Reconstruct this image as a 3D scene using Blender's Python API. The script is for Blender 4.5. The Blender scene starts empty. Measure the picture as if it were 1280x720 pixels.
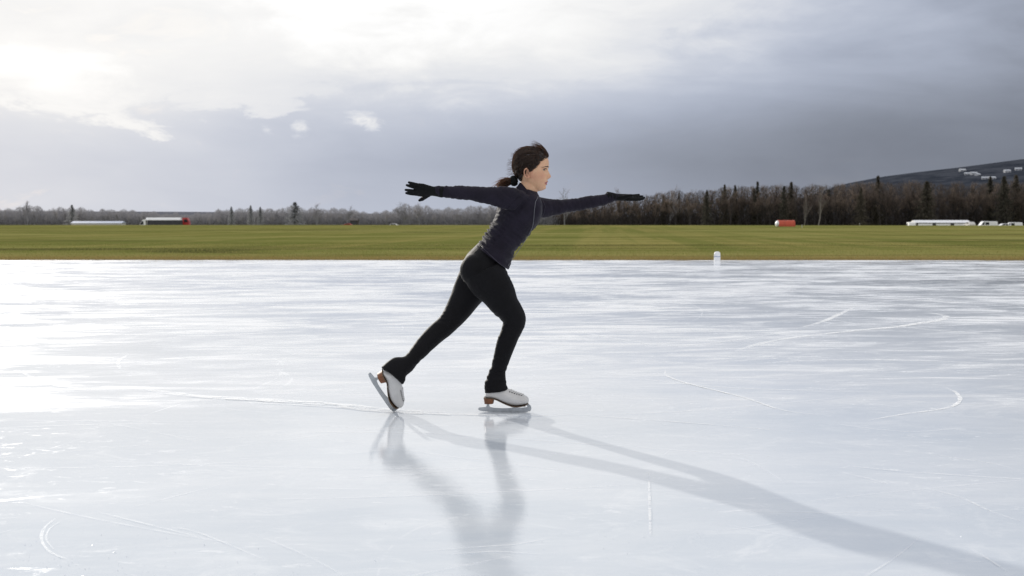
import bpy, bmesh, math, random
import numpy as np
from mathutils import Vector, Matrix, noise
from mathutils.bvhtree import BVHTree
R = math.radians
scn = bpy.context.scene
C = scn.collection
rnd = random.Random(7)

# ------------------------------------------------------------------ camera
F = 1500.0; W, H = 1280.0, 720.0
CAM = Vector((0.0, -6.447, 1.02)); PITCH = R(3.129)
cd = bpy.data.cameras.new('camera'); cam = bpy.data.objects.new('camera', cd); C.objects.link(cam)
cam.location = CAM; cam.rotation_euler = (R(90) - PITCH, 0, 0)
cd.sensor_width = 36; cd.lens = F / W * 36; cd.clip_end = 20000; cd.clip_start = 0.1
cd.dof.use_dof = True; cd.dof.focus_distance = 6.45; cd.dof.aperture_fstop = 5.6
scn.camera = cam

def ray(px, py):
    x = (px - W / 2) / F; z = -(py - H / 2) / F
    cp, sp = math.cos(PITCH), math.sin(PITCH)
    return Vector((x, cp + z * sp, -sp + z * cp))
def S(px, py, y=0.0):
    """photo point -> world point on the vertical plane Y=y"""
    r = ray(px, py); t = (y - CAM.y) / r.y
    return CAM + r * t
def G(px, py, z=0.0):
    r = ray(px, py); t = (z - CAM.z) / r.z
    return CAM + r * t
PX = 1 / 232.7

# ------------------------------------------------------------------ node helpers
class N:
    def __init__(s, nt, v): s.nt = nt; s.v = v
    def _m(s, op, *a, clamp=False):
        n = s.nt.nodes.new('ShaderNodeMath'); n.operation = op; n.use_clamp = clamp
        for i, x in enumerate((s,) + a):
            if isinstance(x, N): s.nt.links.new(x.v, n.inputs[i])
            else: n.inputs[i].default_value = x
        return N(s.nt, n.outputs[0])
    def __add__(s, o): return s._m('ADD', o)
    __radd__ = __add__
    def __sub__(s, o): return s._m('SUBTRACT', o)
    def __rsub__(s, o): return (s * -1) + o
    def __mul__(s, o): return s._m('MULTIPLY', o)
    __rmul__ = __mul__
    def __truediv__(s, o): return s._m('DIVIDE', o)
    def pow(s, o): return s._m('POWER', o)
    def abs(s): return s._m('ABSOLUTE')
    def clamp(s): return s._m('ADD', 0.0, clamp=True)
    def max(s, o): return s._m('MAXIMUM', o)
    def min(s, o): return s._m('MINIMUM', o)
    def ss(s, a, b, lo=0.0, hi=1.0):
        n = s.nt.nodes.new('ShaderNodeMapRange'); n.interpolation_type = 'SMOOTHSTEP'
        s.nt.links.new(s.v, n.inputs[0])
        for i, x in ((1, a), (2, b), (3, lo), (4, hi)):
            n.inputs[i].default_value = x
        return N(s.nt, n.outputs[0])
def comb(nt, x, y, z):
    n = nt.nodes.new('ShaderNodeCombineXYZ')
    for i, q in enumerate((x, y, z)):
        if isinstance(q, N): nt.links.new(q.v, n.inputs[i])
        else: n.inputs[i].default_value = q
    return n.outputs[0]
def sepxyz(nt, v):
    n = nt.nodes.new('ShaderNodeSeparateXYZ'); nt.links.new(v, n.inputs[0])
    return [N(nt, o) for o in n.outputs]
def noi(nt, vec, scale=1.0, detail=4.0, rough=0.55, dist=0.0):
    n = nt.nodes.new('ShaderNodeTexNoise'); nt.links.new(vec, n.inputs['Vector'])
    n.inputs['Scale'].default_value = scale; n.inputs['Detail'].default_value = detail
    n.inputs['Roughness'].default_value = rough; n.inputs['Distortion'].default_value = dist
    return N(nt, n.outputs[0])
def mixc(nt, f, a, b):
    n = nt.nodes.new('ShaderNodeMix'); n.data_type = 'RGBA'
    if isinstance(f, N): nt.links.new(f.v, n.inputs[0])
    else: n.inputs[0].default_value = f
    for i, c in ((6, a), (7, b)):
        if isinstance(c, (tuple, list)): n.inputs[i].default_value = (*c[:3], 1)
        else: nt.links.new(c, n.inputs[i])
    return n.outputs[2]
def mat(name):
    m = bpy.data.materials.new(name); m.use_nodes = True
    nt = m.node_tree; return m, nt, nt.nodes['Principled BSDF']
def pos(nt): return nt.nodes.new('ShaderNodeNewGeometry').outputs['Position']
def setin(nt, b, key, v):
    if isinstance(v, N): nt.links.new(v.v, b.inputs[key])
    elif isinstance(v, (tuple, list)): b.inputs[key].default_value = (*v[:3], 1)
    elif isinstance(v, (int, float)): b.inputs[key].default_value = v
    else: nt.links.new(v, b.inputs[key])
def bump(nt, b, h, strength=0.3, dist=0.01):
    n = nt.nodes.new('ShaderNodeBump'); n.inputs['Strength'].default_value = strength
    n.inputs['Distance'].default_value = dist
    nt.links.new(h.v, n.inputs['Height']); nt.links.new(n.outputs[0], b.inputs['Normal'])
def simple(name, col, rough=0.6, var=0.15, scale=3.0, metal=0.0, spec=0.5, bmp=0.0, bscale=60, bdist=0.002):
    m, nt, b = mat(name)
    tc = nt.nodes.new('ShaderNodeTexCoord').outputs['Object']
    n = noi(nt, tc, scale, 5, 0.6)
    setin(nt, b, 'Base Color', mixc(nt, n.ss(0.3, 0.7), tuple(c * (1 - var) for c in col), tuple(min(1, c * (1 + var)) for c in col)))
    b.inputs['Roughness'].default_value = rough; b.inputs['Metallic'].default_value = metal
    b.inputs['Specular IOR Level'].default_value = spec
    if bmp: bump(nt, b, noi(nt, tc, bscale, 3), bmp, bdist)
    return m

# ------------------------------------------------------------------ object helpers
def tag(o, label=None, cat=None, group=None, kind=None):
    if label: o['label'] = label
    if cat: o['category'] = cat
    if group: o['group'] = group
    if kind: o['kind'] = kind
    return o
def link_mesh(name, me, m, parent=None, smooth=True):
    if m is not None: me.materials.append(m)
    if smooth and len(me.polygons): me.polygons.foreach_set('use_smooth', [True] * len(me.polygons))
    o = bpy.data.objects.new(name, me); C.objects.link(o)
    if parent is not None: o.parent = parent
    return o
def obj(name, verts, faces, m, parent=None, smooth=True):
    me = bpy.data.meshes.new(name); me.from_pydata([tuple(v) for v in verts], [], faces); me.update()
    return link_mesh(name, me, m, parent, smooth)
def empty(name, loc=(0, 0, 0), rz=0):
    o = bpy.data.objects.new(name, None); C.objects.link(o); o.location = loc; o.rotation_euler = (0, 0, rz)
    return o
class MB:
    """collects shapes for one mesh"""
    def __init__(s): s.v = []; s.f = []
    def add(s, vs, fs):
        k = len(s.v); s.v += [Vector(p) for p in vs]; s.f += [tuple(i + k for i in f) for f in fs]; return s
    def box(s, c, d, rot=None, taper=1.0):
        vs = []
        for z in (-.5, .5):
            t = taper if z > 0 else 1
            for x, y in ((-.5, -.5), (.5, -.5), (.5, .5), (-.5, .5)):
                p = Vector((x * d[0] * t, y * d[1] * t, z * d[2]))
                if rot is not None: p = rot @ p
                vs.append(p + Vector(c))
        return s.add(vs, [(3, 2, 1, 0), (4, 5, 6, 7), (0, 1, 5, 4), (1, 2, 6, 5), (2, 3, 7, 6), (3, 0, 4, 7)])
    def prism(s, poly, axis, t, off=0.0):
        """poly: 2-D outline (x,z) extruded along Y by t centred on off (axis 'y'), or (y,z) along X"""
        n = len(poly)
        mk = (lambda a, b, w: (a, w, b)) if axis == 'y' else (lambda a, b, w: (w, a, b))
        vs = [mk(a, b, off - t / 2) for a, b in poly] + [mk(a, b, off + t / 2) for a, b in poly]
        fs = [tuple(range(n)), tuple(range(2 * n - 1, n - 1, -1))] + [(i, i + n, (i + 1) % n + n, (i + 1) % n) for i in range(n)]
        return s.add(vs, fs)
    def tube(s, pts, rs, n=6, cap=True):
        pts = [Vector(p) for p in pts]
        if not isinstance(rs, (list, tuple)): rs = [rs] * len(pts)
        vs = []; prev = None
        for i, p in enumerate(pts):
            t = (pts[min(i + 1, len(pts) - 1)] - pts[max(i - 1, 0)]).normalized()
            if prev is None:
                prev = t.orthogonal().normalized()
            u = (prev - t * prev.dot(t)).normalized(); prev = u; w = t.cross(u)
            for k in range(n):
                a = 2 * math.pi * k / n
                vs.append(p + (u * math.cos(a) + w * math.sin(a)) * rs[i])
        fs = []
        for i in range(len(pts) - 1):
            for k in range(n):
                a = i * n + k; b = i * n + (k + 1) % n
                fs.append((a, b, b + n, a + n))
        if cap: fs += [tuple(range(n - 1, -1, -1)), tuple(range((len(pts) - 1) * n, len(pts) * n))]
        return s.add(vs, fs)
    def ellipsoid(s, c, r, rot=None, nu=20, nv=14):
        vs = []; fs = []
        for i in range(nv + 1):
            th = math.pi * i / nv
            for k in range(nu):
                a = 2 * math.pi * k / nu
                p = Vector((r[0] * math.sin(th) * math.cos(a), r[1] * math.sin(th) * math.sin(a), r[2] * math.cos(th)))
                if rot is not None: p = rot @ p
                vs.append(p + Vector(c))
        for i in range(nv):
            for k in range(nu):
                fs.append((i * nu + k, (i + 1) * nu + k, (i + 1) * nu + (k + 1) % nu, i * nu + (k + 1) % nu))
        return s.add(vs, fs)
    def loft(s, rings, n=28, sub=5, p=2.0):
        """rings: (centre, half width in view plane, half width in depth, yaw degrees)"""
        c = np.array([list(r[0]) + [r[1], r[2], r[3] if len(r) > 3 else 0] for r in rings], float)
        m = len(c); out = []
        for i in range(m - 1):
            p0 = c[max(i - 1, 0)]; p1 = c[i]; p2 = c[i + 1]; p3 = c[min(i + 2, m - 1)]
            for k in range(sub):
                t = k / sub
                out.append(0.5 * ((2 * p1) + (-p0 + p2) * t + (2 * p0 - 5 * p1 + 4 * p2 - p3) * t * t + (-p0 + 3 * p1 - 3 * p2 + p3) * t ** 3))
        out.append(c[-1]); vs = []
        for i, q in enumerate(out):
            T = Vector(out[min(i + 1, len(out) - 1)][:3] - out[max(i - 1, 0)][:3]).normalized()
            side = Vector((-math.sin(R(q[5])), math.cos(R(q[5])), 0))
            u = (side - T * side.dot(T)).normalized(); v = T.cross(u)
            for k in range(n):
                a = 2 * math.pi * k / n; ca, sa = math.cos(a), math.sin(a)
                e = 2 / p
                ca = math.copysign(abs(ca) ** e, ca); sa = math.copysign(abs(sa) ** e, sa)
                vs.append(Vector(q[:3]) + v * ca * q[3] + u * sa * q[4])
        fs = []
        for i in range(len(out) - 1):
            for k in range(n):
                a = i * n + k; b = i * n + (k + 1) % n
                fs.append((a, b, b + n, a + n))
        fs += [tuple(range(n - 1, -1, -1)), tuple(range((len(out) - 1) * n, len(out) * n))]
        return s.add(vs, fs)
    def build(s, name, m, parent=None, smooth=False):
        return obj(name, s.v, s.f, m, parent, smooth)
    def remesh(s, name, m, voxel, smooth=4, parent=None, fac=0.5, fn=None):
        o = obj('tmp', s.v, s.f, None)
        md = o.modifiers.new('r', 'REMESH'); md.mode = 'VOXEL'; md.voxel_size = voxel; md.adaptivity = 0
        if smooth:
            sm = o.modifiers.new('s', 'SMOOTH'); sm.iterations = smooth; sm.factor = fac
        dg = bpy.context.evaluated_depsgraph_get()
        me = bpy.data.meshes.new_from_object(o.evaluated_get(dg)); me.name = name
        bpy.data.objects.remove(o)
        if fn:
            no = [v.normal.copy() for v in me.vertices]; co = [v.co.copy() for v in me.vertices]
            for i, v in enumerate(me.vertices): v.co = co[i] + no[i] * fn(co[i], no[i])
            me.update()
        return link_mesh(name, me, m, parent, True)
def quads(name, cen, ux, uy, m, parent=None):
    """many small quads as one mesh (numpy): centre, half vectors"""
    n = len(cen); v = np.empty((n, 4, 3), np.float32)
    v[:, 0] = cen - ux - uy; v[:, 1] = cen + ux - uy; v[:, 2] = cen + ux * .6 + uy; v[:, 3] = cen - ux * .6 + uy
    me = bpy.data.meshes.new(name)
    me.vertices.add(4 * n); me.vertices.foreach_set('co', v.reshape(-1))
    me.loops.add(4 * n); me.loops.foreach_set('vertex_index', np.arange(4 * n, dtype=np.int32))
    me.polygons.add(n); me.polygons.foreach_set('loop_start', np.arange(0, 4 * n, 4, dtype=np.int32))
    me.update(calc_edges=True)
    return me

# ------------------------------------------------------------------ sky and sun
SAZ, SEL = math.atan2(-741, 1500), math.atan(458 / math.hypot(1500, 741))
SD = Vector((math.sin(SAZ) * math.cos(SEL), math.cos(SAZ) * math.cos(SEL), math.sin(SEL)))
sl = bpy.data.lights.new('sun', 'SUN'); so = bpy.data.objects.new('sun', sl); C.objects.link(so)
sl.energy = 3.0; sl.angle = R(0.9); sl.color = (1.0, 0.94, 0.85)
so.rotation_euler = (-SD).to_track_quat('-Z', 'Y').to_euler(); so.location = SD * 50

wd = bpy.data.worlds.new('World'); scn.world = wd; wd.use_nodes = True
nt = wd.node_tree; bg = nt.nodes['Background']; bg.inputs[1].default_value = 0.1
sky = nt.nodes.new('ShaderNodeTexSky'); sky.sky_type = 'NISHITA'; sky.sun_disc = False
sky.sun_elevation = SEL; sky.sun_rotation = SAZ
sky.air_density = 1.0; sky.dust_density = 2.0
tc = nt.nodes.new('ShaderNodeTexCoord').outputs['Generated']
dx, dy, dz = sepxyz(nt, tc)
el = dz._m('ARCSINE') * 57.2958
hl = (dx * dx + dy * dy)._m('SQRT').max(0.001)
A = ((dx * math.sin(SAZ) + dy * math.cos(SAZ)) / hl).min(1.0).max(-1.0)._m('ARCCOSINE') * 57.2958   # azimuth away from the sun
sang = (dx * SD.x + dy * SD.y + dz * SD.z).min(1.0).max(-1.0)._m('ARCCOSINE') * 57.2958
cv = comb(nt, dx, dy, dz * 2.6)
n_big = noi(nt, cv, 3.2, 6, 0.55, 0.3); n_mid = noi(nt, cv, 11, 8, 0.62, 0.5); n_fine = noi(nt, cv, 30, 6, 0.6, 0.6)
n_ff = noi(nt, cv, 90, 4, 0.6, 0.4)
cs = comb(nt, dx, dy, dz * 4.6); n_str = noi(nt, cs, 4.5, 5, 0.5, 0.4)
# dark lower deck: pale near the sun, slate to the right
deck = A.ss(4, 54, 0.50, 0.145)
deck = deck * (1.0 + (n_str - 0.5) * 0.28) + el.ss(2.5, 10.0, 0.0, 0.44) * A.ss(22, 52, 1, 0.50) * (1.0 + (n_str - 0.5) * 1.9 + (n_mid - 0.5) * 0.5).max(0.1) + (n_big - 0.5) * 0.20 + el.ss(3.2, 0.2, 0.0, 0.05) + A.ss(62, 120, 0, 0.5)
# the upper, sunlit deck with a ragged lower edge that climbs away from the sun
edge = A.ss(12, 30, 4.7, 8.2) + A.ss(28, 60, 0, 8)
rag = (el - edge) + (n_mid - 0.5) * 5.5 + (n_big - 0.5) * 3.0 + (n_fine - 0.5) * 3.0
sharp = A.ss(14, 22, 1, 0)
up = (rag.ss(-0.1, 0.7) * sharp + rag.ss(-2.6, 3.4) * (1.0 - sharp)) * A.ss(24, 42, 1, 0.25)
soft = (el - edge + (n_big - 0.5) * 5).ss(-4.0, 3.0) * A.ss(20, 60, 1, 0.25)
veil = (n_str * 0.45 + n_mid * 0.25 + n_big * 0.3).ss(0.40, 0.58, 0.20, 1.12)
veil = veil.max(sharp * 0.62) * (0.72 + (n_big * 0.5 + n_mid * 0.5).ss(0.40, 0.60, 0.0, 0.42))
glow = (sang * -0.055)._m('EXPONENT') * 1.0
lum = deck + up * 0.34 * veil + soft * 0.05 + glow * 0.26
lum = lum.min(0.76) + (lum - 0.76).max(0.0) * 0.36
# small bright torn cloud under the deck
def puff(azd, eld, ra, re, amt):
    v = ray_dir(azd, eld)
    ddx = (dx - v.x) / ra; ddz = (dz - v.z) / re
    q = (ddx * ddx + ddz * ddz)._m('SQRT') + (n_fine - 0.5) * 3.4 + (n_ff - 0.5) * 1.8
    return q.ss(1.25, 0.10) * amt * (n_ff.ss(0.3, 0.6, 0.55, 1.1)) * dy.ss(0.0, 0.3)
def ray_dir(px, py): return ray(px, py).normalized()
lum = lum + puff(453, 150, 0.0130, 0.0080, 0.24) + puff(374, 160, 0.008, 0.006, 0.22) + puff(335, 163, 0.006, 0.004, 0.12)
high = el.ss(11, 40, 0, 1)
lum = lum + high * 0.12 * A.ss(30, 120, 1, 0.4)
cool = mixc(nt, lum.ss(0.38, 0.95), (0.905, 1.0, 1.225), (1.0, 1.0, 1.0))
vm = nt.nodes.new('ShaderNodeVectorMath'); vm.operation = 'SCALE'
nt.links.new(cool, vm.inputs[0]); nt.links.new((lum * 10.0).v, vm.inputs['Scale'])
cover = n_mid.ss(0.30, 0.42, 0.975, 0.99)
fin = mixc(nt, cover, sky.outputs[0], vm.outputs[0])
nt.links.new(fin, bg.inputs[0])

# ------------------------------------------------------------------ ice
EDGE = 26.1
m_ice, nt, b = mat('ice')
p = pos(nt); x, y, z = sepxyz(nt, p)
vs_ = comb(nt, x * 0.42, y * 1.0, 0.0)          # wind drift runs across the view
vd_ = comb(nt, x * 0.35 + y * 0.1, y * 1.0 - x * 0.22, 0.0)
a1 = noi(nt, vs_, 0.55, 8, 0.62, 1.2); a2 = noi(nt, vd_, 2.0, 9, 0.66, 1.6); a3 = noi(nt, p, 0.25, 4, 0.5, 0.5)
fine = noi(nt, comb(nt, x, y, 0.0), 22, 6, 0.7); grit = noi(nt, comb(nt, x, y, 0.0), 130, 3, 0.7)
line = noi(nt, comb(nt, x * 0.30, y * 3.2 + x * 0.3, 0.0), 1.3, 9, 0.72, 1.4)
med = noi(nt, comb(nt, x, y, 0.0), 5.5, 4, 0.6, 0.5)
far = (y + (a1 - 0.5) * 1.6 + (x * 0.03)).ss(-0.25, 0.5)          # frosted beyond the skater, smoother in front
frost = (a1.ss(0.36, 0.64) * 0.46 + a2.ss(0.40, 0.64) * 0.42 + line.ss(0.46, 0.64) * 0.24) * (far * 0.62 + 0.38) + far * 0.16 * a3.ss(0.3, 0.6)
frost = frost.clamp()
col = mixc(nt, frost, (0.61, 0.66, 0.72), (0.86, 0.87, 0.885))
def ridge_lines(sc_, ox, w, sx_, sy_):
    q_ = noi(nt, comb(nt, x * sx_ + ox, y * sy_ + ox * 2.3, 0.0), sc_, 1.5, 0.4, 0.3)
    return (q_ - 0.5).abs().ss(w, w * 0.25)
hair_ = ridge_lines(0.16, 3.1, 0.0006, .6, 1.2).max(ridge_lines(0.22, 11.7, 0.0007, 1.2, .5)) * a2.ss(.45, .62)
col = mixc(nt, hair_ * 0.30, col, (0.93, 0.94, 0.96))
mott = noi(nt, comb(nt, x * .8, y, 2.0), 3.5, 7, 0.72, 1.0).ss(.50, .72)
col = mixc(nt, mott * 0.42, col, (0.88, 0.90, 0.92))
fleck = noi(nt, comb(nt, x * 7.0, y * 15.0, 1.0), 1.0, 5, 0.72, 0.8).ss(.56, .68) * noi(nt, comb(nt, x, y, 9.0), 1.4, 5, 0.65, 0.6).ss(.44, .60)
cloudy = noi(nt, comb(nt, x * .5, y * .8, 4.0), .8, 5, .6, 1.2).ss(.40, .66)
col = mixc(nt, fleck * 0.55, col, (0.90, 0.915, 0.935))
col = mixc(nt, cloudy * 0.28, col, (0.84, 0.855, 0.88))
vor = nt.nodes.new('ShaderNodeTexVoronoi'); vor.inputs['Scale'].default_value = 26; nt.links.new(p, vor.inputs['Vector'])
chip = N(nt, vor.outputs['Distance']).ss(0.10, 0.03) * noi(nt, p, 1.1, 4, 0.6).ss(0.52, 0.66) * fine.ss(0.45, 0.6)
col = mixc(nt, chip * 0.8, col, (0.93, 0.94, 0.95))
setin(nt, b, 'Base Color', col)
setin(nt, b, 'Roughness', (frost * frost * 0.45 + fine * 0.03 + mott * 0.08 + fleck * 0.22 + hair_ * 0.2 + 0.012).clamp())
b.inputs['IOR'].default_value = 1.31; setin(nt, b, 'Specular IOR Level', (0.48 - frost * 0.42 - mott * 0.08 - fleck * 0.25).max(0.03))
bump(nt, b, fine * 0.7 + grit * 0.3 + a2 * 1.5 + med * 1.0 + chip * 2.0, 0.13, 0.003)

def grid(xs, ys, zf):
    V = [(x_, y_, zf(x_, y_)) for y_ in ys for x_ in xs]; nx = len(xs)
    Fc = [(j * nx + i, j * nx + i + 1, (j + 1) * nx + i + 1, (j + 1) * nx + i) for j in range(len(ys) - 1) for i in range(nx - 1)]
    return V, Fc
def edge_y(x_): return EDGE - 0.012 * x_ + 0.06 * noise.noise((x_ * 0.35, 0, 0)) + 0.03 * noise.noise((x_ * 2.1, 3, 0))
xs = [-120 + i * 0.5 for i in range(481)]
V = [(x_, -60, 0) for x_ in xs] + [(x_, edge_y(x_), 0) for x_ in xs] + [(x_, edge_y(x_) + 0.03, -0.05) for x_ in xs]
nx = len(xs)
Fc = [(j * nx + i, j * nx + i + 1, (j + 1) * nx + i + 1, (j + 1) * nx + i) for j in range(2) for i in range(nx - 1)]
ice = obj('ice', V, Fc, m_ice, smooth=False); tag(ice, 'pale frozen ice sheet covered with frost drifts and skate marks', 'ice', kind='structure')

# skate scratches: thin frost ridges lying on the ice
m_scr, nt, b = mat('scratch_frost')
p = pos(nt)
nn = noi(nt, p, 9, 5, 0.7); n2 = noi(nt, p, 60, 3, 0.7)
setin(nt, b, 'Base Color', (0.95, 0.96, 0.97)); b.inputs['Roughness'].default_value = 0.7
at = nt.nodes.new('ShaderNodeAttribute'); at.attribute_name = 'fade'
setin(nt, b, 'Alpha', (nn.ss(0.36, 0.56, 0.25, 1.0) * n2.ss(0.35, 0.55, 0.75, 1.0) * N(nt, at.outputs['Fac'])).clamp())
SV, SF, SA = [], [], []
def strip(pts, w, strength=1.0, sub=10, jit=0.4):
    pts = [Vector(q) for q in pts]; out = []
    for i in range(len(pts) - 1):
        p0 = pts[max(i - 1, 0)]; p1 = pts[i]; p2 = pts[i + 1]; p3 = pts[min(i + 2, len(pts) - 1)]
        for k in range(sub):
            t = k / sub
            out.append(0.5 * ((2 * p1) + (p2 - p0) * t + (2 * p0 - 5 * p1 + 4 * p2 - p3) * t * t + (3 * p1 - 3 * p2 + p3 - p0) * t ** 3))
    out.append(pts[-1]); base = len(SV); L = len(out) - 1; off = rnd.random() * 100; zz = 0.0015 + 0.002 * rnd.random()
    for i, q in enumerate(out):
        t = (out[min(i + 1, L)] - out[max(i - 1, 0)]).normalized(); s_ = Vector((-t.y, t.x, 0))
        e = math.sin(math.pi * min(max(i / L, 0.0), 1)) ** 0.5 if 0 < i < L else 0.0
        ww = w * (0.35 + 0.65 * e) * (1 + jit * noise.noise((off, i * 0.35, 0)))
        SV.append((q.x + s_.x * ww / 2, q.y + s_.y * ww / 2, zz)); SV.append((q.x - s_.x * ww / 2, q.y - s_.y * ww / 2, zz))
        SA.extend([e * strength] * 2)
        if i: k = base + 2 * i; SF.append((k - 2, k - 1, k + 1, k))
def pxstrip(pp, w, s_=1.0): strip([G(a, b_) for a, b_ in pp], w, s_)
pxstrip([(832, 462), (834, 470), (862, 480), (929, 496.7), (979, 513), (1040, 520)], 0.020, 1.0)
pxstrip([(1180, 484), (1194, 490), (1200, 500), (1184, 510), (1129, 518), (1084, 526)], 0.024, 1.0)
pxstrip([(1160, 391), (1182, 395), (1176, 400), (1157, 403), (1118, 409), (1062, 414), (973, 425), (918, 439)], 0.085, 1.0)
pxstrip([(1068, 384), (1051, 392), (1029, 402), (1000, 410)], 0.06, 0.8)
pxstrip([(811, 590), (812, 631), (813, 672)], 0.010, 0.8)
pxstrip([(684, 515.6), (779, 522.8), (890, 531), (1023, 543)], 0.012, 0.8)
pxstrip([(684, 519), (779, 518), (890, 512), (1023, 500), (1100, 492)], 0.014, 0.5)
pxstrip([(700, 410), (751, 420), (800, 428), (860, 433)], 0.05, 0.5)
pxstrip([(1060, 583), (1084, 585.6), (1140, 590.6), (1251, 598), (1300, 600)], 0.010, 0.7)
pxstrip([(1216, 688), (1236, 700), (1260, 716)], 0.006, 0.8)
pxstrip([(70, 648), (56, 660), (52, 675), (62, 690), (85, 700)], 0.010, 0.5)
pxstrip([(76, 652), (62, 662), (58, 675), (68, 688)], 0.006, 0.4)
pxstrip([(-20, 536), (111, 531), (200, 530)], 0.01, 0.5)
pxstrip([(183, 487), (239, 495), (333, 500.5), (417, 506), (489, 513), (560, 516)], 0.10, 0.8)
pxstrip([(300, 503), (417, 509), (489, 515.5), (600, 519), (700, 520)], 0.05, 0.7)
pxstrip([(1120, 466), (1200, 463.5), (1300, 463)], 0.02, 0.7)
pxstrip([(880, 410), (960, 402), (1030, 400), (1068, 404)], 0.05, 0.5)
pxstrip([(520, 690), (600, 684), (650, 680), (700, 670)], 0.006, 0.6)
pxstrip([(560, 694), (620, 690), (680, 694)], 0.007, 0.5)
pxstrip([(150, 462), (148, 452), (160, 444)], 0.03, 0.5)
pxstrip([(800, 398), (860, 391), (960, 389), (1100, 392)], 0.05, 0.6)
for i in range(340):
    y0 = -5.2 + 26 * rnd.random() ** 1.5; x0 = rnd.uniform(-1, 1) * (y0 + 8) * 0.8
    L = rnd.uniform(0.3, 2.6) * (0.4 + (y0 + 6) * 0.13); a = rnd.gauss(0.0, 0.5); cur = rnd.gauss(0, 0.16) / max(L, 1) * 2
    pts = []
    qx, qy = x0, y0
    for k in range(7):
        pts.append((qx, qy, 0)); qx += math.cos(a) * L / 6; qy += math.sin(a) * L / 6; a += cur * L / 6
    if max(q[1] for q in pts) > 25.5: continue
    strip(pts, rnd.uniform(0.003, 0.009) * (1 + max(0, y0 + 2) * 0.16), rnd.uniform(0.15, 0.6), sub=4)
for pp, w, k in (([(700, 385), (800, 378), (930, 380), (1060, 372)], .09, .6), ([(1000, 368), (1120, 374), (1290, 384)], .09, .6), ([(940, 455), (1040, 450), (1180, 452), (1290, 458)], .05, .5),
                 ([(720, 470), (800, 474), (900, 484), (1010, 488), (1060, 486)], .03, .5), ([(1150, 566), (1200, 574), (1240, 580), (1280, 590)], .008, .7), ([(1155, 610), (1200, 622), (1240, 640), (1285, 655)], .008, .7),
                 ([(1046, 590), (1090, 600), (1110, 606)], .007, .5), ([(760, 425), (830, 432), (900, 428), (990, 414)], .05, .5), ([(0, 405), (120, 410), (240, 406)], .05, .5), ([(70, 372), (200, 378), (330, 380), (470, 386)], .07, .5),
                 ([(20, 462), (60, 480), (110, 486), (190, 487)], .03, .5), ([(120, 640), (180, 655), (250, 672)], .006, .5), ([(190, 660), (240, 664), (330, 700)], .006, .4), ([(370, 540), (450, 541), (520, 543)], .008, .5),
                 ([(1100, 405), (1160, 412), (1240, 418), (1290, 420)], .05, .6), ([(1040, 530), (1130, 540), (1200, 536)], .012, .4), ([(860, 560), (930, 575), (985, 606)], .008, .35)):
    pxstrip(pp, w, k)
# ice crumbs left by blades
CV, CF = [], []
sc = obj('skate_scratches', SV, SF, m_scr, ice, smooth=False); sc['kind'] = 'stuff'
at_ = sc.data.attributes.new('fade', 'FLOAT', 'POINT'); at_.data.foreach_set('value', SA)
cr = MB()
for cx, cy, sx, sy, n in ((0.0, 0, .9, .25, 0), (-1.55, -3.05, .5, .45, 520), (-1.2, -3.1, .7, .25, 160), (0.15, -2.75, .5, .3, 110), (1.4, -2.2, .8, .5, 120), (0.9, -0.6, .9, .5, 90)):
    for i in range(n):
        r_ = rnd.uniform(.0010, .0030); c = (rnd.gauss(cx, sx * .6), rnd.gauss(cy, sy * .6), r_ * .5)
        q = [Vector(c) + Vector((rnd.uniform(-1, 1), rnd.uniform(-1, 1), rnd.uniform(-.5, .9))) * r_ for _ in range(4)]
        cr.add(q, [(0, 1, 2), (0, 3, 1), (1, 3, 2), (2, 3, 0)])
m_crumb = simple('ice_crumb', (0.88, 0.90, 0.93), 0.25, 0.05)
cro = cr.build('ice_crumbs', m_crumb, ice); cro['kind'] = 'stuff'

# ------------------------------------------------------------------ field
def crest(x_): return 0.30 - 0.14 * max(0, min(1, (x_ + 20) / 140))
def sst(a, b_, v): t = max(0, min(1, (v - a) / (b_ - a))); return t * t * (3 - 2 * t)
def hz(x_, y_):
    if y_ < 20: return -0.10
    if y_ < 330:
        return -0.04 + 0.05 * sst(25, 27, y_) + (crest(x_)) * sst(20, 330, y_) ** 0.8 + 0.04 * noise.noise((x_ * .05, y_ * .05, 0)) * sst(27, 60, y_)
    zc = 0.0 + crest(x_)
    z_ = zc - (zc + 1.5) * sst(330, 395, y_)
    return z_
def ridge(x_, y_):
    """forested hill on the right, low ridge far left"""
    h = 0.0
    pxx = x_ / (y_ + 6.4) * 1500 + 640
    top = np.interp(pxx, [900, 1000, 1050, 1100, 1150, 1200, 1280, 1400, 1700, 2200], [.12, .38, .60, .72, .80, .87, 1.0, 1.08, .9, .3])
    h += 158 * top * sst(1500, 3000, y_) * (1 - 0.6 * sst(3000, 5200, y_))
    tl = np.interp(pxx, [-900, -300, 0, 250, 500, 760, 900], [.6, .9, 1, .9, .6, .4, 0])
    h += 27 * tl * sst(2600, 4200, y_)
    return h
def HZ(x_, y_): return hz(x_, y_) + (ridge(x_, y_) if y_ > 1400 else 0)
ys = [-300, -60, 0, 20, 24, 25.2, 25.8, 26.2, 26.8, 27.6, 29, 31, 34, 38, 43, 50, 58, 68, 80, 95, 115, 140, 170, 200, 240, 280, 310, 330, 340, 350, 360, 370, 380, 395, 420, 470, 540, 640, 800, 1000, 1250, 1500] + [1600 + 100 * i for i in range(15)] + [3100 + 200 * i for i in range(14)] + [6500, 8000]
us = [-9000, -5500, -3500, -2600, -2000, -1500, -1100, -850, -700, -560, -470, -390, -320, -260, -210, -165, -125, -95, -72, -54, -40, -30, -22, -16, -10, -5, 0]
us = us + [-u for u in us[-2::-1]]
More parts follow.
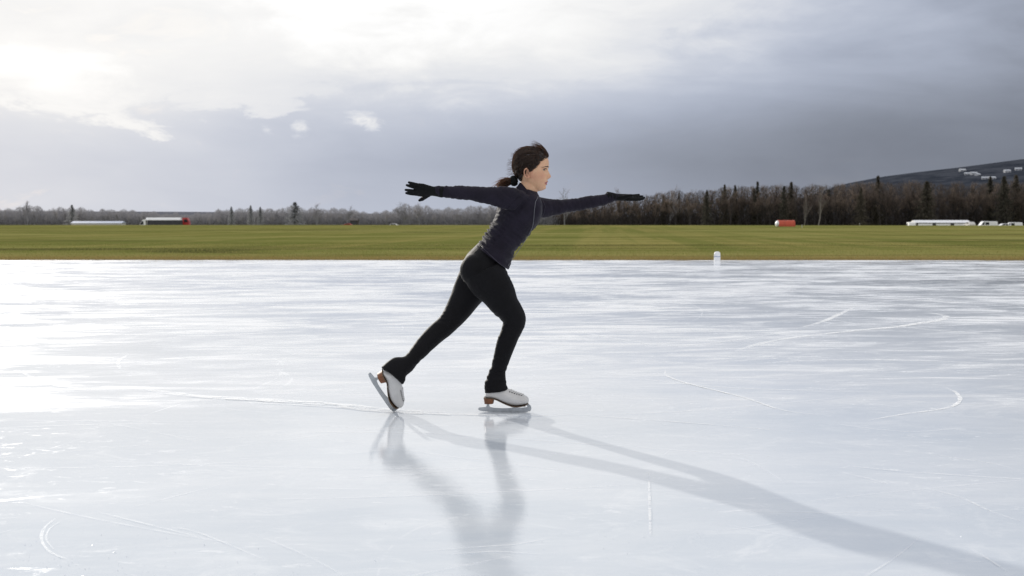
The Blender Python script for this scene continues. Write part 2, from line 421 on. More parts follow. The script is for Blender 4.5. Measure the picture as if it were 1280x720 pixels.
# finer columns where the hill stands
extra = [300 + 30 * i for i in range(60)] + [-2500 + 90 * i for i in range(24)]
us = sorted(set(us + extra))
V, Fc = grid(us, ys, HZ)
m_gr, nt, b = mat('meadow')
p = pos(nt); x, y, z = sepxyz(nt, p)
na = noi(nt, p, 0.06, 6, 0.6, 0.5); nb = noi(nt, comb(nt, x * 0.02, y * 0.16, 0.0), 1.0, 6, 0.6, 0.6)
rows = noi(nt, comb(nt, (x - y * 0.08) * 0.32, y * 0.006, 0.0), 1.0, 4, 0.62, 0.05)
patch = noi(nt, comb(nt, x * 0.035, y * 0.05, 5.0), 1.0, 5, 0.6, 0.8)
nf = noi(nt, p, 1.6, 7, 0.75)
wheel = noi(nt, comb(nt, x * 0.004 + y * 0.004, y * 0.085 - x * 0.012, 0.0), 1.0, 2, 0.4, 0.2)
wheel2 = noi(nt, comb(nt, x * 0.006 - y * 0.002 + 7.0, y * 0.03 + x * 0.004, 3.0), 1.0, 2, 0.4, 0.2)
trk = (wheel - 0.5).abs().ss(0.014, 0.003).max((wheel2 - 0.5).abs().ss(0.012, 0.002)) * noi(nt, comb(nt, x * .03, y * .1, 0.0), 1.0, 3, .6).ss(.35, .6)
c1 = mixc(nt, nb.ss(0.35, 0.65), (0.135, 0.142, 0.034), (0.26, 0.228, 0.074))
c1 = mixc(nt, rows.ss(0.42, 0.56) * 0.75, c1, (0.108, 0.134, 0.028))
c1 = mixc(nt, patch.ss(0.48, 0.64) * 0.6, c1, (0.31, 0.285, 0.10))
c1 = mixc(nt, nf.ss(0.35, 0.7) * 0.6, c1, (0.24, 0.21, 0.085))
c1 = mixc(nt, na.ss(0.5, 0.7) * 0.5, c1, (0.10, 0.12, 0.026))
c1 = mixc(nt, trk * 0.75, c1, (0.05, 0.05, 0.02))
c1 = mixc(nt, (y + (nf - 0.5) * 8).ss(33, 26.5) * 0.8, c1, (0.21, 0.165, 0.065))
c1 = mixc(nt, y.ss(26.9, 26.0), c1, (0.055, 0.038, 0.022))
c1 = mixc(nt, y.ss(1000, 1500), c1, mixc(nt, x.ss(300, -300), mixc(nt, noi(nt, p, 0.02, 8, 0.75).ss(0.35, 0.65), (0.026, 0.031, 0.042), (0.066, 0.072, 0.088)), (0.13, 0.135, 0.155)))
setin(nt, b, 'Base Color', c1); b.inputs['Roughness'].default_value = 1.0; b.inputs['Specular IOR Level'].default_value = 0.0
bump(nt, b, nf + noi(nt, p, 6, 4, 0.7) * 0.5, 0.25, 0.06)
fld = obj('meadow', V, Fc, m_gr, smooth=True); tag(fld, 'flat winter meadow of short olive grass rising to distant hills', 'meadow', kind='structure')

# short grass by the ice edge: too many blades to count
m_bl, nt, b = mat('grass_blades')
p = pos(nt); q = noi(nt, p, 0.8, 5, 0.7); q2 = noi(nt, p, 13, 2, 0.5)
yy = sepxyz(nt, p)[1]
cc = mixc(nt, q.ss(0.35, 0.65), (0.18, 0.20, 0.048), (0.31, 0.27, 0.10))
cc = mixc(nt, (yy + (q2 - .5) * 6).ss(31, 26.5), cc, (0.30, 0.225, 0.085))
cc = mixc(nt, q2.ss(0.5, 0.72) * 0.6, cc, (0.12, 0.11, 0.03))
setin(nt, b, 'Base Color', cc); b.inputs['Roughness'].default_value = 0.8; b.inputs['Specular IOR Level'].default_value = 0.15
tr = nt.nodes.new('ShaderNodeBsdfTranslucent'); nt.links.new(cc, tr.inputs[0])
ms = nt.nodes.new('ShaderNodeMixShader'); ms.inputs[0].default_value = 0.35
nt.links.new(b.outputs[0], ms.inputs[1]); nt.links.new(tr.outputs[0], ms.inputs[2]); nt.links.new(ms.outputs[0], nt.nodes['Material Output'].inputs[0])
rs = np.random.RandomState(3)
n = 80000
gy = 26.05 + 24 * rs.rand(n) ** 2.2; gx = rs.uniform(-1, 1, n) * (gy * 0.62 + 6)
gy = gy - 0.012 * gx * np.clip(1 - (gy - 26) / 6, 0, 1)
gz = np.array([hz(a, c) for a, c in zip(gx, gy)])
hh = rs.uniform(0.012, 0.038, n) * (1 + 0.9 * (rs.rand(n) < .06)) * (1 + np.clip((27.2 - gy) * 1.1, 0, 1.0) * rs.rand(n))
ang = rs.uniform(0, math.pi, n); wdt = rs.uniform(0.003, 0.009, n) * (1 + (gy - 26) * .03)
cen = np.stack([gx, gy, gz + hh / 2 - .004], 1)
ux = np.stack([np.cos(ang) * wdt, np.sin(ang) * wdt * .5, np.zeros(n)], 1)
uy = np.stack([rs.normal(0, .3, n) * hh / 2, rs.normal(0, .3, n) * hh / 2, hh / 2], 1)
me = quads('grass', cen, ux, uy, None)
gro = link_mesh('grass', me, m_bl, None, False); tag(gro, 'short dry olive and straw grass along the edge of the ice', 'grass', kind='stuff')

# ================================================================== the skater
def Sp(px, py, y=0.0): return S(px, py, y)
def perp(l): return l * PX
# --- leggings -----------------------------------------------------
def near_leg(k=1.0, foot=False):
    r = [((604, 338), .085, 26, 24), ((611, 351), .085, 25.5, 22), ((621.5, 365), .082, 22, 20), ((631, 381), .075, 18, 18),
         ((640, 392), .066, 15, 15.5), ((643.5, 401), .060, 13.8, 14), ((640.5, 411), .054, 12.8, 13.5), ((636, 421), .05, 12.2, 13), ((632, 432), .046, 12, 12.5),
         ((627.5, 446), .04, 10.6, 11), ((624, 458), .034, 9.6, 9.6), ((621.8, 466), .032, 10.2, 9.6), ((620.5, 474), .03, 12.2, 10.8), ((619.6, 482), .03, 14.2, 11.6), ((620.5, 489), .03, 14.8, 11.8)]
    return [(Sp(a, b, -d), perp(w * k), perp(e * k)) for (a, b), d, w, e in r]
def far_leg(k=1.0):
    r = [((600, 342), .085, 25, 23), ((591, 357), .085, 23, 21.5), ((582, 372), .08, 19.5, 19.5), ((573, 387), .07, 16.4, 17),
         ((564, 399), .06, 14.2, 15), ((556.5, 407.5), .052, 13.2, 14), ((547, 415.5), .036, 12.6, 13.3), ((536, 425.5), .012, 12.0, 12.6), ((524.5, 438), -.02, 10.4, 11), ((514.5, 449.5), -.058, 9.2, 9.8),
         ((507.5, 456), -.078, 10.8, 11.0), ((497.5, 461), -.096, 15.2, 12.6), ((489.9, 469.8), -.112, 17.6, 13.2)]
    return [(Sp(a, b, d), perp(w * k), perp(e * k)) for (a, b), d, w, e in r]
def pelvis(k=1.0):
    r = [((618, 309), 0, 19, 27), ((611.5, 321), 0, 23, 33), ((606, 332), 0, 26.5, 37), ((603, 342), 0, 26, 37), ((603, 352), 0, 20, 30)]
    return [(Sp(a, b, d), perp(w * k), perp(e * k), 8) for (a, b), d, w, e in r]
def torso(k=1.0):
    r = [((604.5, 341), .0, 27.5, 41.5, 6), ((610.5, 330), .0, 26.6, 40.5, 6), ((616, 320), 0, 24.2, 37.5, 7), ((621, 311), 0, 22.8, 33.5, 8), ((627, 301), -.0, 21.5, 29.5, 10), ((634, 290.5), -.0, 22.6, 30, 14), ((641, 280), -.0, 24.2, 32, 18),
         ((647, 269.5), -.0, 25.5, 36, 22), ((652, 259.5), 0, 24, 38, 25), ((655.5, 250), 0, 19, 36, 27), ((657.5, 243), 0, 14, 27, 28), ((659, 237), 0, 11.5, 16, 28)]
    return [(Sp(a, b, d), perp(w * k), perp(e * k), yw) for (a, b), d, w, e, yw in r]
def near_arm(k=1.0):   # right arm, stretched backwards, closest to the camera
    r = [((652, 249), -.085, 11, 11), ((641, 248.5), -.135, 13.5, 12), ((630, 247), -.155, 13.4, 11.5), ((618, 245.6), -.17, 11.6, 10.8), ((603, 243.6), -.185, 9.7, 10), ((588, 241.6), -.197, 8.7, 9.2),
         ((574, 240.7), -.206, 8.3, 8.8), ((561, 240), -.214, 7.4, 8.0), ((551, 239.3), -.220, 6.6, 7.0), ((542.5, 238.8), -.225, 6.1, 6.3)]
    return [(Sp(a, b, d), perp(w * k), perp(e * k)) for (a, b), d, w, e in r]
def far_arm(k=1.0):
    r = [((660, 255), .09, 11, 12), ((671, 258.6), .12, 13.0, 12.5), ((682, 259.6), .14, 12.2, 12), ((694, 259.2), .155, 10.3, 10.8), ((707, 257.6), .168, 8.6, 9.6), ((720, 256), .18, 8.2, 9),
         ((733, 253.6), .19, 8.4, 8.8), ((746, 251.2), .2, 7.5, 8), ((758, 248.8), .208, 6.6, 7), ((768.5, 246.9), .215, 5.2, 6.2), ((773, 246.2), .217, 4.6, 6)]
    return [(Sp(a, b, d), perp(w * k), perp(e * k)) for (a, b), d, w, e in r]

def axis_noise(p, ax, along, across, seed=0.0):
    a = p.dot(ax); q = p - ax * a
    return noise.noise(Vector((a * along + seed, q.x * across + q.z * across, q.y * across + seed * 1.7)))
# materials
def cloth(name, col, rough, knit, sheen=0.0, var=0.2):
    m, nt, b = mat(name)
    tc = nt.nodes.new('ShaderNodeTexCoord').outputs['Object']
    n = noi(nt, tc, 14, 6, 0.6); f = noi(nt, tc, 420, 2, 0.6)
    setin(nt, b, 'Base Color', mixc(nt, n.ss(.3, .7), tuple(c * (1 - var) for c in col), tuple(c * (1 + var) for c in col)))
    b.inputs['Roughness'].default_value = rough; b.inputs['Specular IOR Level'].default_value = 0.16
    b.inputs['Sheen Weight'].default_value = sheen; b.inputs['Sheen Roughness'].default_value = 0.4
    bump(nt, b, f * 0.5 + noi(nt, tc, 60, 4, 0.6) * 0.8 + noi(nt, tc, 22, 3, 0.5, 1.5) * 3.0, knit, 0.0022)
    return m
m_leg = cloth('black_stretch_fabric', (0.0045, 0.0042, 0.0055), 0.66, 0.25, 0.01)
m_jkt = cloth('navy_fleece', (0.015, 0.0125, 0.022), 0.75, 0.5, 0.06)
m_trim = simple('jacket_trim', (0.06, 0.055, 0.08), 0.45, 0.1)
m_glove = cloth('black_knit', (0.006, 0.0065, 0.007), 0.8, 0.7, 0.02)
m_zip = simple('zip_metal', (0.16, 0.16, 0.18), 0.35, 0.1, metal=0.7)

# --- body (head, neck and everything beneath the clothes, one mesh) ---------
HC = Sp(664, 212, 0.0)                       # head frame: X to the face, Z up
HY = R(-9)
HM = Matrix.Translation(HC) @ Matrix.Rotation(HY, 4, 'Z') @ Matrix.Rotation(R(1.5), 4, 'Y')
def g(v, s): return math.exp(-(v / s) ** 2)
ZF = [-.114, -.110, -.104, -.096, -.086, -.076, -.066, -.055, -.045, -.03, -.015, 0, .012, .03, .05, .07, .085, .097, .103, .1055]
XF = [.046, .062, .0735, .0800, .0795, .0815, .0845, .0875, .0865, .0862, .0865, .0868, .0915, .0945, .0925, .083, .066, .042, .020, .004]
XB = [.010, -.004, -.016, -.026, -.034, -.040, -.047, -.055, -.062, -.070, -.077, -.082, -.085, -.087, -.085, -.077, -.064, -.044, -.024, -.006]
YW = [.012, .020, .029, .037, .0445, .050, .0545, .058, .061, .0645, .067, .0685, .0700, .0715, .0705, .064, .053, .036, .020, .005]
def headpt(z, th, off=0.0):
    xf = np.interp(z, ZF, XF); xb = np.interp(z, ZF, XB); w = np.interp(z, ZF, YW)
    xm = xb + (xf - xb) * 0.46
    c, s_ = math.cos(th), math.sin(th); e = 2 / 2.25
    cc = math.copysign(abs(c) ** e, c); ss_ = math.copysign(abs(s_) ** e, s_)
    X = xm + (xf - xm) * cc if c > 0 else xm + (xm - xb) * cc
    Y = w * ss_
    if c > 0:
        # jaw narrows forward, cheeks stay full
        Y *= 1 - 0.16 * c * sst(-.03, -.1, z)
        ay = abs(Y)
        nose = np.interp(z, [-.056, -.050, -.044, -.036, -.028, -.015, -.002, .010], [0, .004, .0150, .0235, .0200, .0125, .0055, 0])
        nw = np.interp(z, [-.05, -.036, -.015, .01], [.0125, .0125, .0080, .0075])
        X += nose * g(Y, nw)
        X += 0.004 * g(z + .044, .006) * g(ay - .012, .005)                      # wings
        X += 0.0085 * g(z + .0635, .0050) * g(Y, .017) + 0.0078 * g(z + .0765, .0052) * g(Y, .015)
        X -= 0.0045 * g(z + .0700, .0022) * g(Y, .020)
        X += 0.0035 * g(z + .098, .009) * g(Y, .014)
        X -= 0.0085 * g(z + .000, .010) * g(ay - .030, .013)                     # sockets
        X += 0.0030 * g(z - .014, .007) * g(ay - .028, .018)
        X += 0.0030 * g(z + .030, .014) * g(ay - .042, .014)
    return X, Y
def headgrid(NZ=110, NT=120, off=None):
    zs = [-.114 + (.1055 + .114) * (0.5 - 0.5 * math.cos(math.pi * i / NZ)) for i in range(NZ + 1)]
    return [[(headpt(z_, 2 * math.pi * k / NT) + (z_,)) for k in range(NT)] for z_ in zs]
hg = headgrid()
body = MB()
vs = [HM @ Vector(q) for row in hg for q in row]; NT = 120
fs = [(i * NT + k, i * NT + (k + 1) % NT, (i + 1) * NT + (k + 1) % NT, (i + 1) * NT + k) for i in range(len(hg) - 1) for k in range(NT)]
fs += [tuple(range(NT - 1, -1, -1)), tuple(range((len(hg) - 1) * NT, len(hg) * NT))]
body.add(vs, fs)
for s_ in (-1, 1):       # ears: a rim, a lobe and the shell behind
    ec = HM @ Vector((-.006, s_ * .0745, -.021))
    er = (HM.to_3x3() @ Matrix.Rotation(R(-12 * s_), 3, 'X') @ Matrix.Rotation(R(s_ * 22), 3, 'Z') @ Matrix.Rotation(R(-10), 3, 'Y'))
    pts = []; rr = []
    for k in range(15):
        a = R(-105 + k * 21.5)      # open towards the cheek
        pts.append(ec + er @ Vector((-0.0125 * math.cos(a - math.pi) * -1 - .002, s_ * .004, .0215 * math.sin(a) * 1)))
        rr.append(.0032)
    pts = []
    for k in range(16):
        a = R(70 + k * 15.5)
        pts.append(ec + er @ Vector((.0150 * math.cos(a) - .002, s_ * (.007 - .004 * math.cos(a)), .0245 * math.sin(a))))
    body.tube(pts, .0042, 8)
    body.ellipsoid(ec + er @ Vector((-.002, s_ * -.001, 0)), (.0125, .0038, .021), er)
    body.ellipsoid(ec + er @ Vector((.003, s_ * .001, -.021)), (.006, .0042, .007), er)
    body.ellipsoid(ec + er @ Vector((.0085, s_ * .000, -.002)), (.0030, .0042, .005), er)
nr = [((664.5, 222), 0, 11, 11), ((662.5, 229), 0, 11.6, 11.5), ((660, 236), 0, 12.4, 12.6), ((656.5, 245), 0, 12, 13), ((654, 253), 0, 13, 16)]
body.loft([(Sp(a, b, d), perp(w), perp(e), 10) for (a, b), d, w, e in nr])
body.loft(torso(.78)[3:-1]); body.loft(pelvis(.80)); body.loft(near_leg(.84)[:-2]); body.loft(far_leg(.80)[:-2]); body.loft(near_arm(.8)); body.loft(far_arm(.8))

def hand(mb, wrist, dirv, flat, fingers, thumb, L, k=1.0):
    """wrist point, direction, flat = vector across the palm (towards the thumb side), fingers: per finger (spread deg, length, bend)"""
    dirv = dirv.normalized(); flat = (flat - dirv * flat.dot(dirv)).normalized(); up = dirv.cross(flat)
    pw = .038 * k
    rings = []
    for t, w, h in ((-.22, .024, .021), (0.0, .026, .0185), (.16, .032, .0165), (.34, .038, .0155), (.50, .038, .0135), (.56, .034, .010)):
        rings.append((wrist + dirv * L * t, w * k, h * k))
    if k == 1.0: rings = [(wrist - dirv * L * .38, .030, .028), (wrist - dirv * L * .30, .0295, .0275), (wrist - dirv * L * .16, .0265, .024)] + rings[1:]
    # palm loft with explicit frame
    n = 20; vs = []
    for c, w, h in rings:
        for q in range(n):
            a = 2 * math.pi * q / n
            vs.append(c + flat * math.cos(a) * w + up * math.sin(a) * h)
    fs = [(i * n + q, i * n + (q + 1) % n, (i + 1) * n + (q + 1) % n, (i + 1) * n + q) for i in range(len(rings) - 1) for q in range(n)]
    fs += [tuple(range(n - 1, -1, -1)), tuple(range((len(rings) - 1) * n, len(rings) * n))]
    mb.add(vs, fs)
    for i, (sp, ln, bend, lift) in enumerate(fingers):
        o = (1.5 - i) * .0172
        p0 = wrist + dirv * L * .47 + flat * o; ln *= (.80 if k < 1 else 1.0)
        d = (dirv * math.cos(R(sp)) + flat * math.sin(R(sp))).normalized()
        pts = [p0]; cur = p0
        ang = R(lift)
        for j, seg in enumerate((.46, .30, .24)):
            dd = d * math.cos(ang) - up * math.sin(ang)
            cur = cur + dd * ln * seg; pts.append(cur); ang += R(bend)
        mb.tube([p0 - dirv * .012] + pts, [.0098 * k, .0098 * k, .0092 * k, .0085 * k, .0066 * k], 10)
        mb.ellipsoid(pts[-1], (.0064 * k,) * 3, nu=10, nv=8)
    ta, tl, tz = thumb; tl *= (.72 if k < 1 else 1.0)
    base = wrist + dirv * L * .12 + flat * .022 * k - up * .004 * k
    td = (dirv * math.cos(R(ta)) + flat * math.sin(R(ta)) - up * tz).normalized()
    td2 = (td + dirv * .35).normalized()
    m1 = base + td * tl * .5 * (.85 if k < 1 else 1); m2 = m1 + td * tl * .28; m3 = m2 + td2 * tl * .26
    mb.tube([base - td * .01, base, m1, m2, m3], [.013 * k, .0145 * k, .0115 * k, .0105 * k, .0075 * k], 10)
    mb.ellipsoid(m3, (.0074 * k,) * 3, nu=10, nv=8)
# right hand (behind, thumb down); left hand (ahead, palm down, thumb below)
rw = Sp(540.5, 238.9, -.226); rdir = Sp(510, 236, -.232) - rw
lw = Sp(771.5, 246.4, .216); ldir = Sp(803, 247.6, .235) - lw
def right_hand(mb, k=1.0):
    # flat points to the thumb side (down); fingers listed index..little
    hand(mb, rw, rdir, Vector((0.1, .55, -1)), [(3, .066, 5, 2), (2, .070, 4, 2), (-8, .066, 3, 2), (-9, .056, 4, 2)], (46, .060, .05), .146, k)
def left_hand(mb, k=1.0):
    hand(mb, lw, ldir, Vector((.0, -1, -.42)), [(2, .070, 7, 2), (1, .077, 6, 0), (-3, .071, 6, 0), (-8, .056, 7, 0)], (30, .060, .55), .158, k)
right_hand(body, .75); left_hand(body, .75)
# bare feet inside the boots are hidden by them; the calf ends in a short ankle stub
m_skin, nt, b = mat('skin')
tcv = nt.nodes.new('ShaderNodeTexCoord').outputs['Object']
at = nt.nodes.new('ShaderNodeAttribute'); at.attribute_name = 'tint'
sn = noi(nt, tcv, 45, 5, 0.6)
base = mixc(nt, sn.ss(.3, .7), (0.67, 0.40, 0.245), (0.74, 0.46, 0.29))
sx = sepxyz(nt, at.outputs['Vector'])
base = mixc(nt, sx[0] * 0.9, base, (0.33, 0.085, 0.085))
base = mixc(nt, sx[1] * 0.65, base, (0.52, 0.20, 0.14))
base = mixc(nt, sx[2] * 0.85, base, (0.055, 0.035, 0.03))  # painted shade in nostrils, ear hollow and along the ear's back edge
blot = noi(nt, tcv, 28, 4, .6).ss(.35, .7)
base = mixc(nt, blot * 0.22, base, (0.60, 0.30, 0.20))
setin(nt, b, 'Base Color', base); b.inputs['Roughness'].default_value = 0.5; b.inputs['Specular IOR Level'].default_value = 0.35
b.inputs['Subsurface Weight'].default_value = 0.12; b.inputs['Subsurface Radius'].default_value = (0.01, 0.004, 0.002); b.inputs['Subsurface Scale'].default_value = 0.6
bump(nt, b, noi(nt, tcv, 500, 3, .6), 0.12, 0.0006)
person = body.remesh('person', m_skin, 0.0027, 2, fac=0.45)
HI = HM.inverted()
tint = person.data.attributes.new('tint', 'FLOAT_VECTOR', 'POINT'); tv = []
for v in person.data.vertices:
    q = HI @ v.co; lip = ch = sh = 0.0
    if q.x > .02 and abs(q.z) < .14:
        ay = abs(q.y)
        lip = min(1, 1.5 * max(0, 1 - ((q.z + .070) / .0105) ** 2 - (ay / .0235) ** 2) ** .5 if ((q.z + .070) / .0105) ** 2 + (ay / .0235) ** 2 < 1 else 0) * (1 if q.x > .07 else 0)
        ch = g(q.z + .035, .022) * g(ay - .05, .02) * .6 + g(q.z + .04, .01) * g(ay, .014) * .6
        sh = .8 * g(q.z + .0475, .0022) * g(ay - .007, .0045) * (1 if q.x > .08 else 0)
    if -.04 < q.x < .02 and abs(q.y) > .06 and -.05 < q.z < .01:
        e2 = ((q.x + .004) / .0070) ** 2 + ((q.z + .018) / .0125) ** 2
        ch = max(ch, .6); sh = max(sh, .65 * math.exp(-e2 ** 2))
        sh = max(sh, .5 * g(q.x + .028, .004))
    tv += [lip, ch, sh]
tint.data.foreach_set('vector', tv)
tag(person, 'woman skating with arms stretched wide in dark fitted jacket and black leggings', 'person')

# --- clothes ---------------------------------------------------------------
L = MB(); L.loft(pelvis(), n=36); L.loft(near_leg(), n=32); L.loft(far_leg(), n=32)
L.ellipsoid(Sp(594.5, 338, -.082), (.085, .085, .088)); L.ellipsoid(Sp(594, 338, .082), (.078, .08, .085))
kn = Sp(630, 403, -.05); ankn = Sp(612, 470, -.03); ankf = Sp(508, 458, 0)
def legfn(p, n):
    d = 0.0
    d += .0018 * noise.noise(p * 9) + .0012 * noise.noise(p * 22)
    for c, r_, amp in ((kn, .08, .0065), (ankn, .11, .0065), (ankf, .10, .0065), (Sp(630, 345, -.1), .09, .004), (Sp(558, 400, .02), .06, .005)):
        w = g((p - c).length, r_)
        if w > .03: d += amp * w * noise.noise(Vector((p.x * 14, p.y * 14, p.z * 75)))
    d -= .006 * g(p.y + .0, .010) * sst(.62, .72, p.z) * (1 if n.x < -.2 else 0)
    return d
leg = L.remesh('leggings', m_leg, 0.0045, 6, person, fn=legfn)
leg['label'] = 'tight black leggings flared over the boots'

J = MB(); J.loft(torso(), n=40)
J.loft(near_arm(), n=28); J.loft(far_arm(), n=28)
J.ellipsoid(Sp(658.5, 270.5, -.07), (.060, .062, .064)); J.ellipsoid(Sp(661.5, 271.5, .05), (.058, .06, .060))
J.ellipsoid(Sp(646, 249.5, -.11), (.062, .060, .052)); J.ellipsoid(Sp(664, 254, .105), (.062, .060, .052))
Tax = (Sp(655, 250) - Sp(615, 320)).normalized(); Aax = Vector((1, 0, 0)); waistc = Sp(614, 295, -.03)
wr = [Sp(545, 239, -.22), Sp(765, 247, .21)]
def jfn(p, n):
    d = 0.0; pz = p.z
    u = p.x
    sh = Sp(640, 248, -.13)
    on_arm = (p.x < sh.x - .075 and p.z > 1.08) or (p.x > .20 and p.z > 1.06)
    if on_arm:
        d += .0042 * noise.noise(Vector((p.x * 42, p.y * 12, p.z * 12 + 4))) + .0020 * noise.noise(Vector((p.x * 95, p.y * 25, p.z * 30)))
        for c in wr:
            w = g((p - c).length, .075); d += .0055 * w * noise.noise(Vector((p.x * 110, p.y * 14, p.z * 14)))
        sn_ = g(p.x - .36, .10) + g(p.x + .31, .10)
        d += .003 * sn_ * noise.noise(Vector((p.x * 60 + p.z * 30, p.y * 10, p.z * 20)))
    else:
        t = p.dot(Tax); q = p - Tax * t
        w = g((t - waistc.dot(Tax)), .11)
        d += (.0034 + .0075 * w) * noise.noise(Vector((t * 62 + q.x * 9, q.x * 8, q.y * 8)))
        d += .0045 * noise.noise(Vector((t * 14, q.x * 20 + 3, q.y * 20)))
        if n.x < -.3: d += .0040 * w * math.sin(t * 260 + 4 * noise.noise(p * 12))
        a = p - sh
        w = g(a.length, .13); d += .0065 * w * noise.noise(Vector(((p.x - p.z) * 55, p.y * 12, (p.x + p.z) * 12)))
    return d
jkt = J.remesh('jacket', m_jkt, 0.0042, 5, person, fn=jfn)
cut_p = Sp(615.5, 321.8); e_ = Sp(634, 335.6) - Sp(597, 308); cut_n = Vector((e_.z, 0, -e_.x)).normalized()
if cut_n.z > 0: cut_n = -cut_n
bmj = bmesh.new(); bmj.from_mesh(jkt.data)
rc = bmesh.ops.bisect_plane(bmj, geom=bmj.verts[:] + bmj.edges[:] + bmj.faces[:], plane_co=cut_p, plane_no=cut_n, clear_outer=True)
bmesh.ops.holes_fill(bmj, edges=[e for e in bmj.edges if e.is_boundary], sides=0)
bmj.to_mesh(jkt.data); bmj.free()
jkt['label'] = 'dark navy fitted running jacket with zip collar'
jb = BVHTree.FromPolygons([v.co.copy() for v in jkt.data.vertices], [tuple(p.vertices) for p in jkt.data.polygons])
# stand collar: an open sleeve of cloth round the neck
co = MB(); ncol = 44
cl = [((656.0, 243.5), 15.0, 16.0), ((658.8, 239.0), 13.4, 14.0), ((660.6, 235.6), 12.9, 13.6)]
ax = (Sp(662, 232) - Sp(656, 244)).normalized()
def collar(scale):
    vs = []
    for i, ((a, b_), w, e) in enumerate(cl):
        c = Sp(a, b_, 0)
        yaw = R(18); f = Vector((math.cos(yaw), -math.sin(yaw), 0)); f = (f - ax * f.dot(ax)).normalized(); s2 = ax.cross(f)
        for k in range(ncol):
            th = R(14) + (2 * math.pi - R(28)) * k / (ncol - 1)
            dip = -.028 * (0.5 + 0.5 * math.cos(th)) ** 1.5 * (i / 2) + .012 * (0.5 - 0.5 * math.cos(th)) * (i / 2)
            vs.append(c + (f * math.cos(th) * perp(w) + s2 * math.sin(th) * perp(e)) * scale + ax * dip)
    return vs
o_, i_ = collar(1.0), collar(.93); n3 = len(cl)
co.add(o_ + i_, [])
def cf(a, i, k): return a * n3 * ncol + i * ncol + k
for i in range(n3 - 1):
    for k in range(ncol - 1):
        co.f.append((cf(0, i, k), cf(0, i, k + 1), cf(0, i + 1, k + 1), cf(0, i + 1, k)))
        co.f.append((cf(1, i, k), cf(1, i + 1, k), cf(1, i + 1, k + 1), cf(1, i, k + 1)))
for k in range(ncol - 1):
    co.f.append((cf(0, n3 - 1, k), cf(0, n3 - 1, k + 1), cf(1, n3 - 1, k + 1), cf(1, n3 - 1, k)))
for k in (0, ncol - 1):
    for i in range(n3 - 1): co.f.append((cf(0, i, k), cf(0, i + 1, k), cf(1, i + 1, k), cf(1, i, k)))
co.build('collar', m_jkt, jkt, True)

def onjacket(px, py, lift=.0015):
    o = CAM; d = (S(px, py, 0) - CAM).normalized()
    h = jb.ray_cast(o, d)
    return (h[0] + h[1] * lift) if h[0] is not None else None
def seam(name, pp, r_, m, n=26):
    pts = []
    for k in range(n):
        t = k / (n - 1) * (len(pp) - 1); i = min(int(t), len(pp) - 2); f = t - i
        q = onjacket(pp[i][0] * (1 - f) + pp[i + 1][0] * f, pp[i][1] * (1 - f) + pp[i + 1][1] * f)
        if q is not None: pts.append(q)
    if len(pts) > 2:
        M = MB(); M.tube(pts, r_, 6); M.build(name, m, jkt, True)
seam('zipper', [(672.6, 246), (669.5, 252), (667.8, 262), (667.2, 272), (665.5, 283), (660, 295), (653, 306), (644, 319), (634, 333)], .0017, m_zip, 40)
seam('seam', [(678, 250), (681.5, 258), (680, 266), (676, 274)], .0009, m_trim)
seam('seam', [(652, 244), (644, 250), (637, 258), (630, 264), (625, 268)], .0008, m_jkt)
seam('seam', [(598.5, 304), (606, 312), (615, 321), (624, 330), (632, 335)], .0010, m_trim, 40)
M = MB(); zz = onjacket(672, 247.5)
if zz is not None: M.box(zz + Vector((0, -.003, -.004)), (.003, .002, .011)); M.build('zip_pull', m_zip, jkt)

for fn_, lbl in ((right_hand, 'black knit glove on the trailing hand with parted fingers'), (left_hand, 'black knit glove on the leading hand held flat')):
    M = MB(); fn_(M); M.remesh('glove', m_glove, 0.0022, 2, person, fac=.4, fn=lambda p, n: .0007 * noise.noise(p * 160))['label'] = lbl

